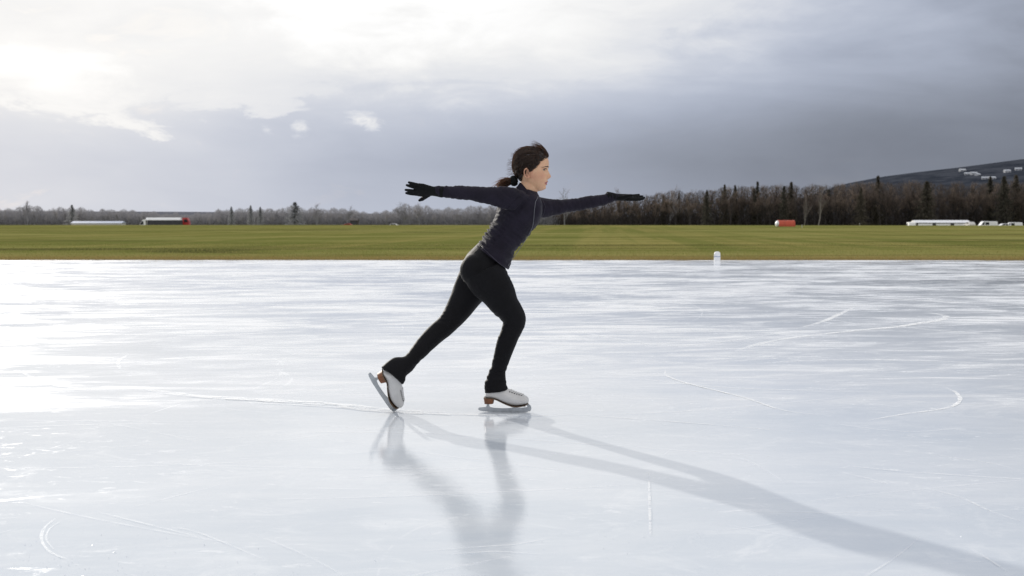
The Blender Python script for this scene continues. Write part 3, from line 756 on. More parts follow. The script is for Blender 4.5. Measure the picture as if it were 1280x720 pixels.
# --- face details -----------------------------------------------------------
pb = BVHTree.FromPolygons([v.co.copy() for v in person.data.vertices], [tuple(p.vertices) for p in person.data.polygons])
def face_hit(y, z, lift=0.0):
    o = HM @ Vector((.3, y, z)); d = (HM.to_3x3() @ Vector((-1, 0, 0))).normalized()
    h = pb.ray_cast(o, d); return h[0] + h[1] * lift
m_eye, nt, b = mat('eye')
tce = nt.nodes.new('ShaderNodeTexCoord').outputs['Object']
setin(nt, b, 'Base Color', (0.36, 0.31, 0.28)); b.inputs['Roughness'].default_value = 0.12
m_iris = simple('iris', (0.018, 0.010, 0.007), 0.1, 0.1)
m_lash = simple('lash', (0.010, 0.007, 0.006), 0.6, 0.1)
m_brow = simple('eyebrow_hair', (0.022, 0.014, 0.011), 0.7, 0.3)
for s_ in (-1, 1):
    c = face_hit(s_ * .030, .000)
    ec = c + HM.to_3x3() @ Vector((-.0068, 0, 0))
    M = MB(); M.ellipsoid(ec, (.0098, .0105, .0078)); ey = M.build('eye', m_eye, person, True)
    M = MB(); M.ellipsoid(ec + HM.to_3x3() @ Vector((.0062, 0, -.0004)), (.0046, .0060, .0060)); M.build('iris', m_iris, ey, True)
    up_, lo_ = [], []
    for k in range(9):
        t = k / 8; yy_ = s_ * (.0185 + .025 * t)
        zu = .0045 + .0035 * math.sin(math.pi * min(1, t * 1.1)) - .001 * t
        zl = -.0045 - .0015 * math.sin(math.pi * t) + .003 * t
        up_.append(face_hit(yy_, zu, .0022)); lo_.append(face_hit(yy_, zl, .0010))
    M = MB(); M.tube(up_, [.0016, .0022, .0028, .0030, .0030, .0030, .0032, .0030, .0022], 6); M.build('eyelash', m_lash, ey, True)
    M = MB(); M.tube([p_ for p_ in up_], .0030, 8); M.v = [v + Vector((-.0005, 0, .0030)) for v in M.v]; M.build('eyelid', m_skin, ey, True)
    M = MB()
    for k in range(90):
        t = rnd.random(); yy_ = s_ * (.012 + .036 * t); z0 = .0150 + .0035 * math.sin(math.pi * (t * .8 + .1)) - .004 * t + rnd.gauss(0, .0011) * (1.2 - t)
        a = face_hit(yy_, z0, .0006); b2 = face_hit(yy_ + s_ * .006, z0 + .0012 - .003 * t, .0008)
        M.tube([a, b2], [.0009, .0005], 4)
    M.build('eyebrow', m_brow, person, True)

# --- hair -------------------------------------------------------------------
def mk_hair(name, col, tl):
    m, nt, b = mat(name)
    t_ = nt.nodes.new('ShaderNodeTexCoord').outputs['Object']
    n = noi(nt, t_, 70, 4, 0.6)
    cc = mixc(nt, n.ss(.3, .7), tuple(c * .7 for c in col), tuple(c * 1.35 for c in col))
    setin(nt, b, 'Base Color', cc); b.inputs['Roughness'].default_value = 0.36; b.inputs['Specular IOR Level'].default_value = 0.6
    if tl:
        t2 = nt.nodes.new('ShaderNodeBsdfTranslucent'); t2.inputs[0].default_value = (*tl, 1)
        mx = nt.nodes.new('ShaderNodeMixShader'); mx.inputs[0].default_value = 0.45 if 'pony' in name else 0.34
        nt.links.new(b.outputs[0], mx.inputs[1]); nt.links.new(t2.outputs[0], mx.inputs[2]); nt.links.new(mx.outputs[0], nt.nodes['Material Output'].inputs[0])
    return m
m_hair = mk_hair('dark_hair', (0.012, 0.008, 0.006), None)
m_hair2 = mk_hair('hair_strands', (0.026, 0.0165, 0.012), (0.70, 0.42, 0.22))
m_tail = mk_hair('ponytail_hair', (0.042, 0.024, 0.016), (0.80, 0.50, 0.29))
def hairline(x_):
    if x_ > 0.0: return np.interp(x_, [0, .008, .016, .026, .045, .062, .080, .1], [.005, .006, .000, .006, .026, .050, .065, .071])
    return np.interp(x_, [-.095, -.050, -.042, -.036, -.030, -.012, 0.0], [-.082, -.080, -.066, -.040, -.006, .005, .005])
TIE = Vector((-.088, 0, -.052))
def hthick(x_, z_):
    d = z_ - hairline(x_)
    return .0006 + .0095 * sst(0, .035, d) + .003 * sst(.03, .09, z_) * sst(.05, -.02, x_)
hv = []; hf = []; idx = {}
Cq = Vector((0, 0, .0))
NZ = len(hg)
for i in range(NZ):
    for k in range(NT):
        q = Vector(hg[i][k]); jz = .006 * noise.noise(Vector((q.x * 90, q.y * 90, 1.7))); keep = q.z > hairline(q.x) - .002 + jz
        if keep or True:
            d = (q - Vector((0, 0, -.01))).normalized()
            t = hthick(q.x, q.z) if keep else -.004
            lump = .0042 * noise.noise(Vector((q.y * 50, q.z * 30, q.x * 18))) + .0015 * noise.noise(Vector((q.y * 120, q.z * 60, q.x * 30)))
            hv.append(q + d * (t + (lump if keep else 0)))
hf = [(i * NT + k, i * NT + (k + 1) % NT, (i + 1) * NT + (k + 1) % NT, (i + 1) * NT + k) for i in range(NZ - 1) for k in range(NT)
      if min(hg[j][l % NT][2] - hairline(hg[j][l % NT][0]) for j in (i, i + 1) for l in (k, k + 1)) > -.007]
hf.append(tuple(range((NZ - 1) * NT, NZ * NT)))
hair = obj('hair', [HM @ v for v in hv], hf, m_hair, person, True)
hbm = bmesh.new(); hbm.from_mesh(hair.data)
bmesh.ops.delete(hbm, geom=[v for v in hbm.verts if not v.link_faces], context='VERTS'); hbm.to_mesh(hair.data); hbm.free()
hb = BVHTree.FromPolygons(hv, hf)
hb2 = BVHTree.FromPolygons([Vector(q) for row in hg for q in row], [(i * NT + k, i * NT + (k + 1) % NT, (i + 1) * NT + (k + 1) % NT, (i + 1) * NT + k) for i in range(len(hg) - 1) for k in range(NT)])
def rad(d):
    h = hb.ray_cast(Vector((0, 0, -.01)) + d * .4, -d); h2 = hb2.ray_cast(Vector((0, 0, -.01)) + d * .4, -d)
    v = [(q[0] - Vector((0, 0, -.01))).length for q in (h, h2) if q[0] is not None]
    return max(v) if v else None
def slerp(a, b_, t):
    o = a.angle(b_)
    if o < 1e-4: return a
    return (a * math.sin((1 - t) * o) + b_ * math.sin(t * o)) / math.sin(o)
SM = MB(); TD = (TIE - Vector((0, 0, -.01))).normalized()
cnt = 0
while cnt < 1500:
    if rnd.random() < .5:
        x_ = rnd.uniform(-.03, .088); z_ = float(hairline(x_)) + rnd.gauss(-.002, .0050); 
        th = None
        xf = np.interp(z_, ZF, XF); xb = np.interp(z_, ZF, XB); xm = xb + (xf - xb) * .46
        c_ = (x_ - xm) / ((xf - xm) if x_ > xm else (xm - xb)); c_ = max(-1, min(1, c_))
        c_ = math.copysign(abs(c_) ** 1.125, c_)
        th = math.acos(max(-1, min(1, c_))) * rnd.choice((-1, 1)) if x_ < .087 else rnd.uniform(-.5, .5)
        X_, Y_ = headpt(z_, th); d0 = (Vector((X_, Y_, z_)) - Vector((0, 0, -.01))).normalized()
    else:
        d0 = Vector((rnd.gauss(.2, .6), rnd.gauss(0, .7), rnd.uniform(.2, 1.2))).normalized()
        r0 = rad(d0)
        if r0 is None: continue
        q = d0 * r0
        if q.z - .01 < hairline(q.x): continue
    pts = []; ph = rnd.random() * 9; lift = rnd.uniform(.0003, .0036) if rnd.random() < .85 else rnd.uniform(.003, .012); wob = rnd.gauss(0, .05)
    ok = True
    for j in range(12):
        t = j / 11; dd = slerp(d0, TD, t)
        dd = (dd + dd.cross(TD) * wob * math.sin(math.pi * t) + Vector((0, 0, .10 * math.sin(math.pi * t)))).normalized()
        r0 = rad(dd)
        if r0 is None or r0 < .05: r0 = .1
        pts.append(Vector((0, 0, -.01)) + dd * (r0 + lift * math.sin(math.pi * (t * .85 + .1)) + .0006 * math.sin(ph + 8 * t)))
    if any((pts[j] - pts[j + 1]).length > .06 for j in range(11)): continue
    SM.tube([HM @ q for q in pts], [.0005] + [.0010] * 10 + [.0007], 3, cap=False); cnt += 1
for k in range(110):
    th = rnd.uniform(R(70), R(200)); a = Vector((math.cos(th) * .095, rnd.gauss(0, .03), math.sin(th) * .105))
    pts = [a, a * 1.06 + Vector((-.012, 0, .004)), a * 1.08 + Vector((-.03, rnd.gauss(0, .004), rnd.gauss(0, .008)))]
    SM.tube([HM @ q for q in pts], [.0006, .0005, .0003], 3, cap=False)
SM.build('hair_strands', m_hair2, hair, True)
# short hairs blown loose over the forehead and crown
WM = MB()
for k in range(95):
    t = rnd.random()
    y0 = rnd.gauss(0, .022)
    a = Vector((.088 - .014 * t, y0, .068 + .014 * t)); hgt = rnd.uniform(.004, .018) * (1 if k % 3 else 1.6)
    b_ = a + Vector((.008 + rnd.gauss(0, .002), 0, .018 + hgt * .5)); c_ = a + Vector((-.022 - .014 * rnd.random(), rnd.gauss(0, .004), .038 + hgt)); d_ = a + Vector((-.055 - .035 * rnd.random(), rnd.gauss(0, .008), .040 + hgt * rnd.uniform(.7, 1.5)))
    pts = []
    P4 = [a, b_, c_, d_]
    for j in range(9):
        s2 = j / 8; pts.append(a * (1 - s2) ** 3 + b_ * 3 * s2 * (1 - s2) ** 2 + c_ * 3 * s2 * s2 * (1 - s2) + d_ * s2 ** 3)
    WM.tube([HM @ q for q in pts], [.0008, .0009, .0009, .0008, .0008, .0007, .0006, .0005, .0003], 3, cap=False)
WM.build('forehead_hair', m_hair2, hair, True)
# hair tie and ponytail
TW = HM @ TIE
TM = MB()
tdir = (Sp(629, 228) - Sp(643, 225.5)).normalized()
for q, r_ in ((0, .022), (.009, .027), (.019, .026), (.027, .020)):
    pass
u_ = tdir.orthogonal().normalized(); w_ = tdir.cross(u_)
tc0 = Sp(646.5, 225.3, 0)
nn_ = 28; rr_ = 12; vs = []
for i in range(nn_):
    a = 2 * math.pi * i / nn_; rd = (u_ * math.cos(a) + w_ * math.sin(a))
    for j in range(rr_):
        b2 = 2 * math.pi * j / rr_; rough_ = 1 + .22 * noise.noise(Vector((math.cos(a) * 3, math.sin(a) * 3, j * .9)))
        vs.append(tc0 + tdir * (.018 + .0175 * math.sin(b2) * rough_) + rd * (.0175 + .0115 * math.cos(b2) * rough_))
fs = [(i * rr_ + j, ((i + 1) % nn_) * rr_ + j, ((i + 1) % nn_) * rr_ + (j + 1) % rr_, i * rr_ + (j + 1) % rr_) for i in range(nn_) for j in range(rr_)]
TM.add(vs, fs); TM.build('hair_tie', m_glove, person, True)
PM = MB()
t0 = tc0 + tdir * .008
for k in range(330):
    a = rnd.uniform(0, 2 * math.pi); r_ = .013 * math.sqrt(rnd.random())
    off = u_ * math.cos(a) + w_ * math.sin(a); Lg = rnd.uniform(.060, .108)
    spread = rnd.uniform(.5, 1.25) * .030
    if k % 12 == 0: Lg *= 1.3; spread *= 1.3
    e = t0 + tdir * Lg + off * (r_ / .013 * spread) + Vector((0, 0, -.016 * (Lg / .09) ** 2 + rnd.gauss(0, .004)))
    m1 = t0 + tdir * .03 + off * r_ * 1.1; m2 = t0 + tdir * (Lg * .62) + off * (r_ / .013 * spread * .95) + Vector((0, 0, rnd.gauss(.002, .004)))
    a0 = t0 - tdir * .012 + off * r_ * .9; pts = []
    for j in range(8):
        s2 = j / 7; pts.append(a0 * (1 - s2) ** 3 + m1 * 3 * s2 * (1 - s2) ** 2 + m2 * 3 * s2 * s2 * (1 - s2) + e * s2 ** 3 + Vector((0, .0012 * math.sin(k + s2 * 9), .0014 * math.sin(k * 2 + s2 * 11))))
    PM.tube(pts, [.0011] * 6 + [.0008, .0004], 3, cap=False)
PM.build('ponytail', m_tail, hair, True)

# --- skates -----------------------------------------------------------------
m_boot = simple('white_leather', (0.60, 0.59, 0.58), 0.38, 0.05, 20, bmp=.3, bscale=260, bdist=.0006)
m_heel = simple('brown_heel', (0.17, 0.062, 0.022), 0.5, 0.3, 40, bmp=.3, bscale=120)
m_sole = simple('brown_sole', (0.13, 0.08, 0.045), 0.5, 0.2, 40)
m_steel = simple('skate_steel', (0.40, 0.42, 0.44), 0.30, 0.12, 30, metal=0.75)
m_lace = simple('white_lace', (0.74, 0.74, 0.74), 0.7, 0.05)
m_hook = simple('eyelet_metal', (0.08, 0.08, 0.08), 0.35, 0.1, metal=0.8)
def l2(px, py): return ((px - 631) * PX, (513.5 - py) * PX)
def make_skate(Mx, lbl, drop=False):
    T = lambda v: Mx @ Vector(v)
    def put(mb): mb.v = [T(v) for v in mb.v]; return mb
    # boot: lofted along its length as stacked cross sections (x, bottom, top, half width)
    B = MB(); sec = []
    for px_, bt, tp, hw in ((606.2, 495, 492, 3.6), (607.6, 495.2, 488.5, 6.2), (610, 495.5, 483, 7.6), (614, 495.8, 480, 8.2), (618, 496.6, 478, 8.4), (622.5, 498, 477.5, 8.6), (627, 500, 478.5, 8.9), (631, 501.6, 481, 9.4), (635, 503, 483.6, 9.9), (639.5, 504.4, 485.4, 10.4),
                            (644, 505.0, 487.4, 10.8), (648.5, 504.8, 489.2, 10.8), (653, 504.2, 490.6, 10.2), (657, 503.2, 492.4, 8.8), (659.6, 502, 494.2, 6.6), (661.0, 500.4, 496.4, 3.4)):
        sec.append((px_, bt, tp, hw))
    n = 24; vs = []
    for px_, bt, tp, hw in sec:
        x_, z0 = l2(px_, bt); _, z1 = l2(px_, tp); cz = (z0 + z1) / 2; hh_ = (z1 - z0) / 2; w = hw * PX
        for k in range(n):
            a = 2 * math.pi * k / n; ca, sa = math.cos(a), math.sin(a)
            e = .8 if sa < 0 else 1.05
            narrow = 1.0 if sa < 0 else (1 - .28 * sa * sst(612, 640, px_) * sst(662, 640, px_) - .12 * sa)
            vs.append((x_, w * math.copysign(abs(ca) ** .85, ca) * narrow, cz + hh_ * math.copysign(abs(sa) ** e, sa)))
    fs = [(i * n + k, i * n + (k + 1) % n, (i + 1) * n + (k + 1) % n, (i + 1) * n + k) for i in range(len(sec) - 1) for k in range(n)] + [tuple(range(n - 1, -1, -1)), tuple(range((len(sec) - 1) * n, len(sec) * n))]
    B.add(vs, fs)
    put(B); boot = B.remesh('ice_skate', m_boot, .0024, 3, person); boot['label'] = lbl
    # sole following the arch
    So = MB(); pr = [(604.8, 495.4, 7.6), (610, 495.6, 8.6), (617, 496.0, 8.4), (622, 498, 7.2), (628, 501.0, 7.0), (634, 503.4, 8.6), (640, 505.2, 10.2), (646, 505.6, 10.9), (652, 505.0, 10.4), (657, 504.0, 8.6), (660.5, 502.2, 4.6)]
    vs = []
    for px_, py_, hw in pr:
        x_, z_ = l2(px_, py_); w = hw * PX
        vs += [(x_, -w, z_ + .0015), (x_, w, z_ + .0015), (x_, w, z_ - .0016), (x_, -w, z_ - .0016)]
    fs = [(i * 4 + k, i * 4 + (k + 1) % 4, (i + 1) * 4 + (k + 1) % 4, (i + 1) * 4 + k) for i in range(len(pr) - 1) for k in range(4)] + [(3, 2, 1, 0), tuple(range(len(vs) - 4, len(vs)))]
    So.add(vs, fs); put(So).build('sole', m_sole, boot, False)
    H = MB(); top = [l2(604.6, 495.8), l2(618.2, 496.4)]; bot = [l2(605.4, 502.6), l2(616.8, 502.6)]
    def hring(pz, k_, w):
        (xa, za), (xb, zb) = pz; r_ = []
        for t in range(20):
            a = 2 * math.pi * t / 20; ca, sa = math.cos(a), math.sin(a); u2 = .5 + .5 * math.copysign(abs(ca) ** .7, ca)
            r_.append((xa + (xb - xa) * u2, w * math.copysign(abs(sa) ** .8, sa), za + (zb - za) * u2))
        return r_
    vs = hring(top, 0, 8.4 * PX) + hring(bot, 1, 7.4 * PX)
    H.add(vs, [(k, (k + 1) % 20, (k + 1) % 20 + 20, k + 20) for k in range(20)] + [tuple(range(19, -1, -1)), tuple(range(20, 40))])
    put(H).build('heel', m_heel, boot, False)
    # blade: steel outline with runner, two posts and the toe hook, plus mounting plates
    Bl = MB()
    out = [(597.6, 509.2), (598.6, 507.9), (603, 507.6), (607.2, 507.2), (608.4, 504.8), (607.4, 502.4), (612.6, 502.4), (611.4, 504.9), (612.4, 507.2), (618, 508.2), (628, 508.6), (638, 508.2), (641.4, 507.4), (642.0, 506.4), (641, 505.0),
           (646.6, 505.0), (645.4, 506.4), (646.4, 507.6), (652, 507.8), (658, 507.2), (659.4, 506.4), (658.4, 504.9), (656.4, 503.6), (660.6, 502.8), (663.0, 504.6), (664.3, 507.2), (664.2, 509.6), (663.2, 511.6), (661.4, 512.6), (661.0, 511.9), (659.8, 512.9), (657.5, 513.3), (650, 513.5), (631, 513.7), (612, 513.4), (602, 512.4), (598, 511.2)]
    Bl.prism([l2(*q) for q in out], 'y', .0042)
    for a_, b2, zz_ in ((606, 614, 502.9), (639.5, 657, 505.5)):
        xa, z_ = l2(a_, zz_); xb, _ = l2(b2, zz_); Bl.box(((xa + xb) / 2, 0, z_ + (0.0 if a_ < 620 else -.001)), (xb - xa, .034, .0026))
    xa, za = l2(598, 511.0); xb, zb = l2(663, 510.6)
    put(Bl).build('blade', m_steel, boot, False)
    # laces zig-zag up the instep with eyelets
    La = MB(); bb = BVHTree.FromPolygons([v.co.copy() for v in boot.data.vertices], [tuple(p.vertices) for p in boot.data.polygons])
    inv = Mx.inverted(); R3 = Mx.to_3x3()
    def surf(x_, y_, lift):
        h = bb.ray_cast(T((x_, y_, .22)), (R3 @ Vector((0, 0, -1))).normalized())
        return h[0] + h[1] * lift if h[0] is not None else None
    for k in range(6):
        x_, _ = l2(637.5 + k * 2.9, 0); x2, _ = l2(637.5 + (k + 1) * 2.9, 0)
        for s2 in (-1, 1):
            pts = [surf(x_ + (x2 - x_) * t * .9, s2 * (.021 - .042 * t), .0018 + .0012 * math.sin(math.pi * t)) for t in (0, .2, .4, .6, .8, 1)]
            pts = [q for q in pts if q is not None]
            if len(pts) > 2: La.tube(pts, .0022, 6)
            q = surf(x_, s2 * .0225, .001)
            if q is not None: Ho = MB(); Ho.ellipsoid(q, (.0034, .0034, .0034), nu=8, nv=6); Ho.build('eyelet', m_hook, boot, True)
    La.build('laces', m_lace, boot, True)
    return boot
x_w = S(631, 513.6, -.03)
base = G(631, 513.9); 
Mf = Matrix.Translation(Vector((x_w.x, -.03, 0.0))) @ Matrix.Rotation(R(-3), 4, 'Z')
make_skate(Mf, 'white leather ice skate gliding flat on the ice')
# trailing skate: pushed off its toe, heel lifted
heel_t, toe_t = S(460.6, 468.5, -.055), S(491.5, 515.3, 0.0)
toe_c = Vector((toe_t.x, -.005, 0))
X_ = (S(492.5, 514.8, -.005) - S(461.0, 467.8, -.135)).normalized()
Y_ = Vector((0, 1, 0)); Y_ = (Y_ - X_ * Y_.dot(X_)).normalized(); Z_ = X_.cross(Y_)
# slight roll of the ankle
rl = R(6); Y2 = Y_ * math.cos(rl) + Z_ * math.sin(rl); Z2 = X_.cross(Y2)
R3 = Matrix((X_, Y2, Z2)).transposed()
tip_local = Vector((l2(663.2, 0)[0], 0, l2(0, 512.2)[1]))
tip_world = S(490.6, 515.6, -.005)
Mr = Matrix.Translation(tip_world - R3 @ tip_local) @ R3.to_4x4()
zmin = min((Mr @ Vector((l2(px_, 0)[0], 0, l2(0, py_)[1]))).z for px_, py_ in ((663.2, 512), (661.4, 512.6), (657, 513.4), (664.3, 509)))
Mr = Matrix.Translation(Vector((0, 0, .001 - zmin))) @ Mr
make_skate(Mr, 'white leather ice skate pushed back on its toe with raised heel')
# ================================================================== trees
def bark(name, c, c2, tl=None):
    m, nt, b = mat(name)
    oi = nt.nodes.new('ShaderNodeObjectInfo').outputs['Random']
    p = pos(nt); n = noi(nt, p, .5, 4, .6)
    cc = mixc(nt, (N(nt, oi) * .6 + n * .4).ss(.15, .85), c, c2)
    setin(nt, b, 'Base Color', cc); b.inputs['Roughness'].default_value = 0.95; b.inputs['Specular IOR Level'].default_value = 0.05
    if tl:
        t2 = nt.nodes.new('ShaderNodeBsdfTranslucent'); nt.links.new(cc, t2.inputs[0])
        mx = nt.nodes.new('ShaderNodeMixShader'); mx.inputs[0].default_value = tl
        nt.links.new(b.outputs[0], mx.inputs[1]); nt.links.new(t2.outputs[0], mx.inputs[2]); nt.links.new(mx.outputs[0], nt.nodes['Material Output'].inputs[0])
    return m
m_trunk = bark('grey_bark', (.035, .032, .034), (.075, .068, .066))
m_twig = bark('brown_twigs', (.115, .092, .078), (.24, .19, .155), .45)
m_twig_pale = bark('hazy_twigs', (.24, .235, .255), (.36, .34, .35), .45)  # aerial haze painted into the pale twig, bark, needle and undergrowth colours
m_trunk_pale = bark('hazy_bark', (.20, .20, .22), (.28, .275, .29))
m_birch = bark('pale_birch', (.24, .22, .20), (.34, .31, .28))
m_needle = bark('dark_needles', (.070, .068, .056), (.12, .105, .083), .4)
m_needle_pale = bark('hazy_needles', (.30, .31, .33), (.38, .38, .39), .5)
m_under = bark('undergrowth', (.070, .061, .058), (.13, .112, .102), .35)
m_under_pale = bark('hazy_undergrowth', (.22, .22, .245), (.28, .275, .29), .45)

def bare_tree(seed, Ht, spread, upright, ntw=1500):
    r = random.Random(seed); T = MB(); tw = []
    def grow(p, d, L, rad_, lev):
        seg = 4; pts = [p]; rr = [rad_]
        q = p.copy(); dd = d.copy()
        for i in range(seg):
            dd = (dd + Vector((r.gauss(0, .12), r.gauss(0, .12), r.gauss(.04, .08) * upright))).normalized()
            q = q + dd * L / seg; pts.append(q.copy()); rr.append(rad_ * (1 - .55 * (i + 1) / seg))
        T.tube(pts, rr, 5 if lev < 2 else 3, cap=False)
        if lev >= 3:
            for k in range(7):
                a = r.random(); b_ = pts[int(a * 3.99)]; tw.append((b_, dd, L * .8))
            tw.append((pts[-1], dd, L)); return
        nb_ = (6, 5, 4)[lev]
        for k in range(nb_):
            f = r.uniform(.30 if lev == 0 else .2, 1.0); i = min(int(f * seg), seg - 1); b_ = pts[i].lerp(pts[i + 1], f * seg - i)
            az = r.uniform(0, 2 * math.pi); out_ = Vector((math.cos(az), math.sin(az), 0))
            nd = (dd * (.55 + .25 * upright) + out_ * spread * (.9 if lev == 0 else .75) + Vector((0, 0, .25 * upright))).normalized()
            grow(b_, nd, L * (.50 if lev == 0 else .58) * r.uniform(.75, 1.15) * (1.15 - .45 * f if lev == 0 else 1), rad_ * (.42 if lev == 0 else .5), lev + 1)
        grow(pts[-1], dd, L * .5, rad_ * .45, lev + 1)
    grow(Vector((0, 0, 0)), Vector((r.gauss(0, .03), r.gauss(0, .03), 1)).normalized(), Ht * .62, Ht * .017, 0)
    rs = np.random.RandomState(seed); K = max(1, int(ntw / max(1, len(tw))))
    ce, ux, uy = [], [], []
    for b_, dd, L in tw:
        for k in range(K):
            d2 = (dd + Vector((r.gauss(0, .6), r.gauss(0, .6), r.gauss(.1, .4)))).normalized(); ln = L * r.uniform(.4, 1.0) * .9
            s_ = d2.cross(Vector((r.gauss(0, 1), r.gauss(0, 1), r.gauss(0, 1)))).normalized() * r.uniform(.012, .032)
            ce.append(b_ + d2 * ln / 2); ux.append(s_); uy.append(d2 * ln / 2)
    arr = [np.array([tuple(v) for v in q], np.float32) for q in (ce, ux, uy)]
    return T, arr
def conifer(seed, Ht, wd_):
    r = random.Random(seed); T = MB(); T.tube([(0, 0, 0), (0, 0, Ht * .5), (0, 0, Ht * .98)], [Ht * .014, Ht * .009, .02], 6)
    ce, ux, uy = [], [], []
    z_ = Ht * .12
    while z_ < Ht:
        f = (z_ / Ht - .12) / .88; Rr = wd_ * (1 - f) ** .75 * r.uniform(.6, 1.2) + .22
        for k in range(7 if f < .8 else 5):
            a = r.uniform(0, 6.283); d = Vector((math.cos(a), math.sin(a), -.25 + .5 * f)); L = Rr * r.uniform(.6, 1.12)
            for j in range(9):
                t = r.random() ** .7; c = Vector((0, 0, z_)) + d * L * t + Vector((r.gauss(0, .08), r.gauss(0, .08), -.12 * t * L + r.gauss(0, .12)))
                s_ = Vector((r.gauss(0, 1), r.gauss(0, 1), r.gauss(0, .5))).normalized()
                ce.append(c); ux.append(s_ * r.uniform(.08, .22)); uy.append((d * .6 + Vector((r.gauss(0, .5), r.gauss(0, .5), -.6))).normalized() * r.uniform(.18, .42))
        z_ += Ht * .022
    return T, [np.array([tuple(v) for v in q], np.float32) for q in (ce, ux, uy)]
def protos(kind, specs, mt, mc, cname):
    out = []
    for sp in specs:
        T, (ce, ux, uy) = (conifer(*sp) if kind == 'c' else bare_tree(*sp))
        t_ = bpy.data.meshes.new('trunk'); t_.from_pydata([tuple(v) for v in T.v], [], T.f); t_.update(); t_.materials.append(mt)
        c_ = quads('crown', ce, ux, uy, None); c_.materials.append(mc)
        zt = max(v[2] for v in (ce + np.abs(uy)))
        out.append((t_, c_, float(zt)))
    return out
bspec = [(11, 15, .75, .9, 2600), (12, 15, .62, 1.2, 2600), (13, 15, .85, .8, 2800), (14, 15, .5, 1.5, 2200), (15, 15, .7, 1.0, 2600)]
P_bare = protos('b', bspec, m_trunk, m_twig, 'crown')
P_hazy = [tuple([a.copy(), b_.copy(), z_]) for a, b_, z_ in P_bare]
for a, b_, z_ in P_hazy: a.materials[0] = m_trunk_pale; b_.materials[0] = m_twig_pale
P_birch = [(P_bare[3][0].copy(), P_bare[3][1].copy(), P_bare[3][2])]
P_birch[0][0].materials[0] = m_birch; P_birch[0][1].materials[0] = bark('birch_twigs', (.16, .13, .12), (.2, .17, .155), .3)
P_con = protos('c', [(21, 18, 3.8), (22, 18, 4.8), (23, 18, 3.2)], m_trunk, m_needle, 'crown')
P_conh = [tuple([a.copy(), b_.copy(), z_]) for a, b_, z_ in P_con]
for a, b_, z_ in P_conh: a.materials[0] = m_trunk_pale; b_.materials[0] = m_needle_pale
def tree(P, k, px, ytop, D, name, label, group, sx=1.0, rz=None):
    t_, c_, zt = P[k % len(P)]
    x_ = (px - 640) / 1500 * D; y_ = D - 6.447; z0 = HZ(x_, y_) - .1
    top = 1.02 + (278 - ytop) / 1500 * D; h = top - z0; s_ = h / zt
    o = empty(name, (x_, y_, z0), rnd.uniform(0, 6.28) if rz is None else rz); o.scale = (s_ * sx, s_ * sx, s_)
    tag(o, label, 'tree', group)
    for nm, me in (('trunk', t_), ('crown', c_)):
        ch = bpy.data.objects.new(nm, me); C.objects.link(ch); ch.parent = o
    return o
prof_x = [-60, 0, 20, 35, 60, 90, 120, 150, 180, 210, 240, 262, 275, 290, 310, 330, 350, 370, 385, 400, 412, 430, 450, 475, 490, 505, 520, 535, 550, 575, 600, 640, 670, 700, 730, 760, 785, 800, 820, 840, 860, 880, 900, 925, 945, 975, 1000, 1050, 1095, 1125, 1160, 1200, 1240, 1280, 1340]
prof_y = [257, 256, 258, 251, 258, 255, 259, 258, 261, 263, 264, 262, 259, 258, 257, 258, 257, 253, 258, 256, 258, 256, 261, 262, 258, 252, 251, 255, 257, 256, 253, 256, 256, 253, 250, 246, 240, 243, 238, 233, 236, 234, 231, 229, 228, 227, 228, 226, 224, 223, 224, 226, 223, 223, 222]
def ptop(px): return float(np.interp(px, prof_x, prof_y))
def pD(px): return float(np.interp(px, [0, 450, 620, 760, 900], [700, 680, 620, 540, 490]))
GL = 'bare winter trees in the hazy left part of the far wood'
GR = 'bare brown trees in the far wood on the right'
LL = 'hazy grey leafless tree in the tree line beyond the meadow'
LR = 'leafless brown winter tree in the dark wood beyond the meadow'
GC = 'dark conifers rising out of the far wood'
LC = 'dark spruce rising out of the leafless wood beyond the meadow'
px = -70
while px < 1350:
    D = pD(px); left = px < 690
    for row in range(2 if px > 600 else 1):
        q = px + rnd.uniform(-5, 5); d = D + row * 22 + rnd.uniform(-8, 8)
        yt = ptop(q) + (abs(rnd.gauss(0, 2.5)) if row else rnd.uniform(2, 12))
        k = rnd.randrange(5)
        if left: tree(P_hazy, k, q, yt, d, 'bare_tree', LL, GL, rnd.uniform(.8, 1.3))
        elif rnd.random() < (.07 if row else .0): tree(P_con, rnd.randrange(3), q, yt + 5, d, 'spruce_tree', LC, GC, rnd.uniform(.7, 1.0))
        else: tree(P_bare, k, q, yt, d, 'bare_tree', LR, GR, rnd.uniform(.75, 1.15))
    px += 11 if left else 7.2
# stand-outs one can point to
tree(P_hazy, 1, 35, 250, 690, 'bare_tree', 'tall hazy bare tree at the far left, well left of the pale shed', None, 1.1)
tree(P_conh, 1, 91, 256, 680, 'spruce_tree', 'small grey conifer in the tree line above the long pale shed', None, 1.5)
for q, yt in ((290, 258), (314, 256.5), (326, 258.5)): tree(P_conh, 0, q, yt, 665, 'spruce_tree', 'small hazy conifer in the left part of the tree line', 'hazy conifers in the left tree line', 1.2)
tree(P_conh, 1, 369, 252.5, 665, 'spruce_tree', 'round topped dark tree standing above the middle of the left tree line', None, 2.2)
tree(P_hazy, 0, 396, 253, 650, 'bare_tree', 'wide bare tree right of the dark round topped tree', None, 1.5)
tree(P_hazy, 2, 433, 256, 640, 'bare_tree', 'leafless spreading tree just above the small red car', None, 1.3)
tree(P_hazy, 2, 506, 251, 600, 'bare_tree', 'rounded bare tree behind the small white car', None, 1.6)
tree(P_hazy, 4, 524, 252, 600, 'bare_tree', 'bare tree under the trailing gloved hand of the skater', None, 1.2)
tree(P_hazy, 2, 706, 233, 560, 'bare_tree', 'lone tall bare tree rising above the skater leading arm', None, 1.0)
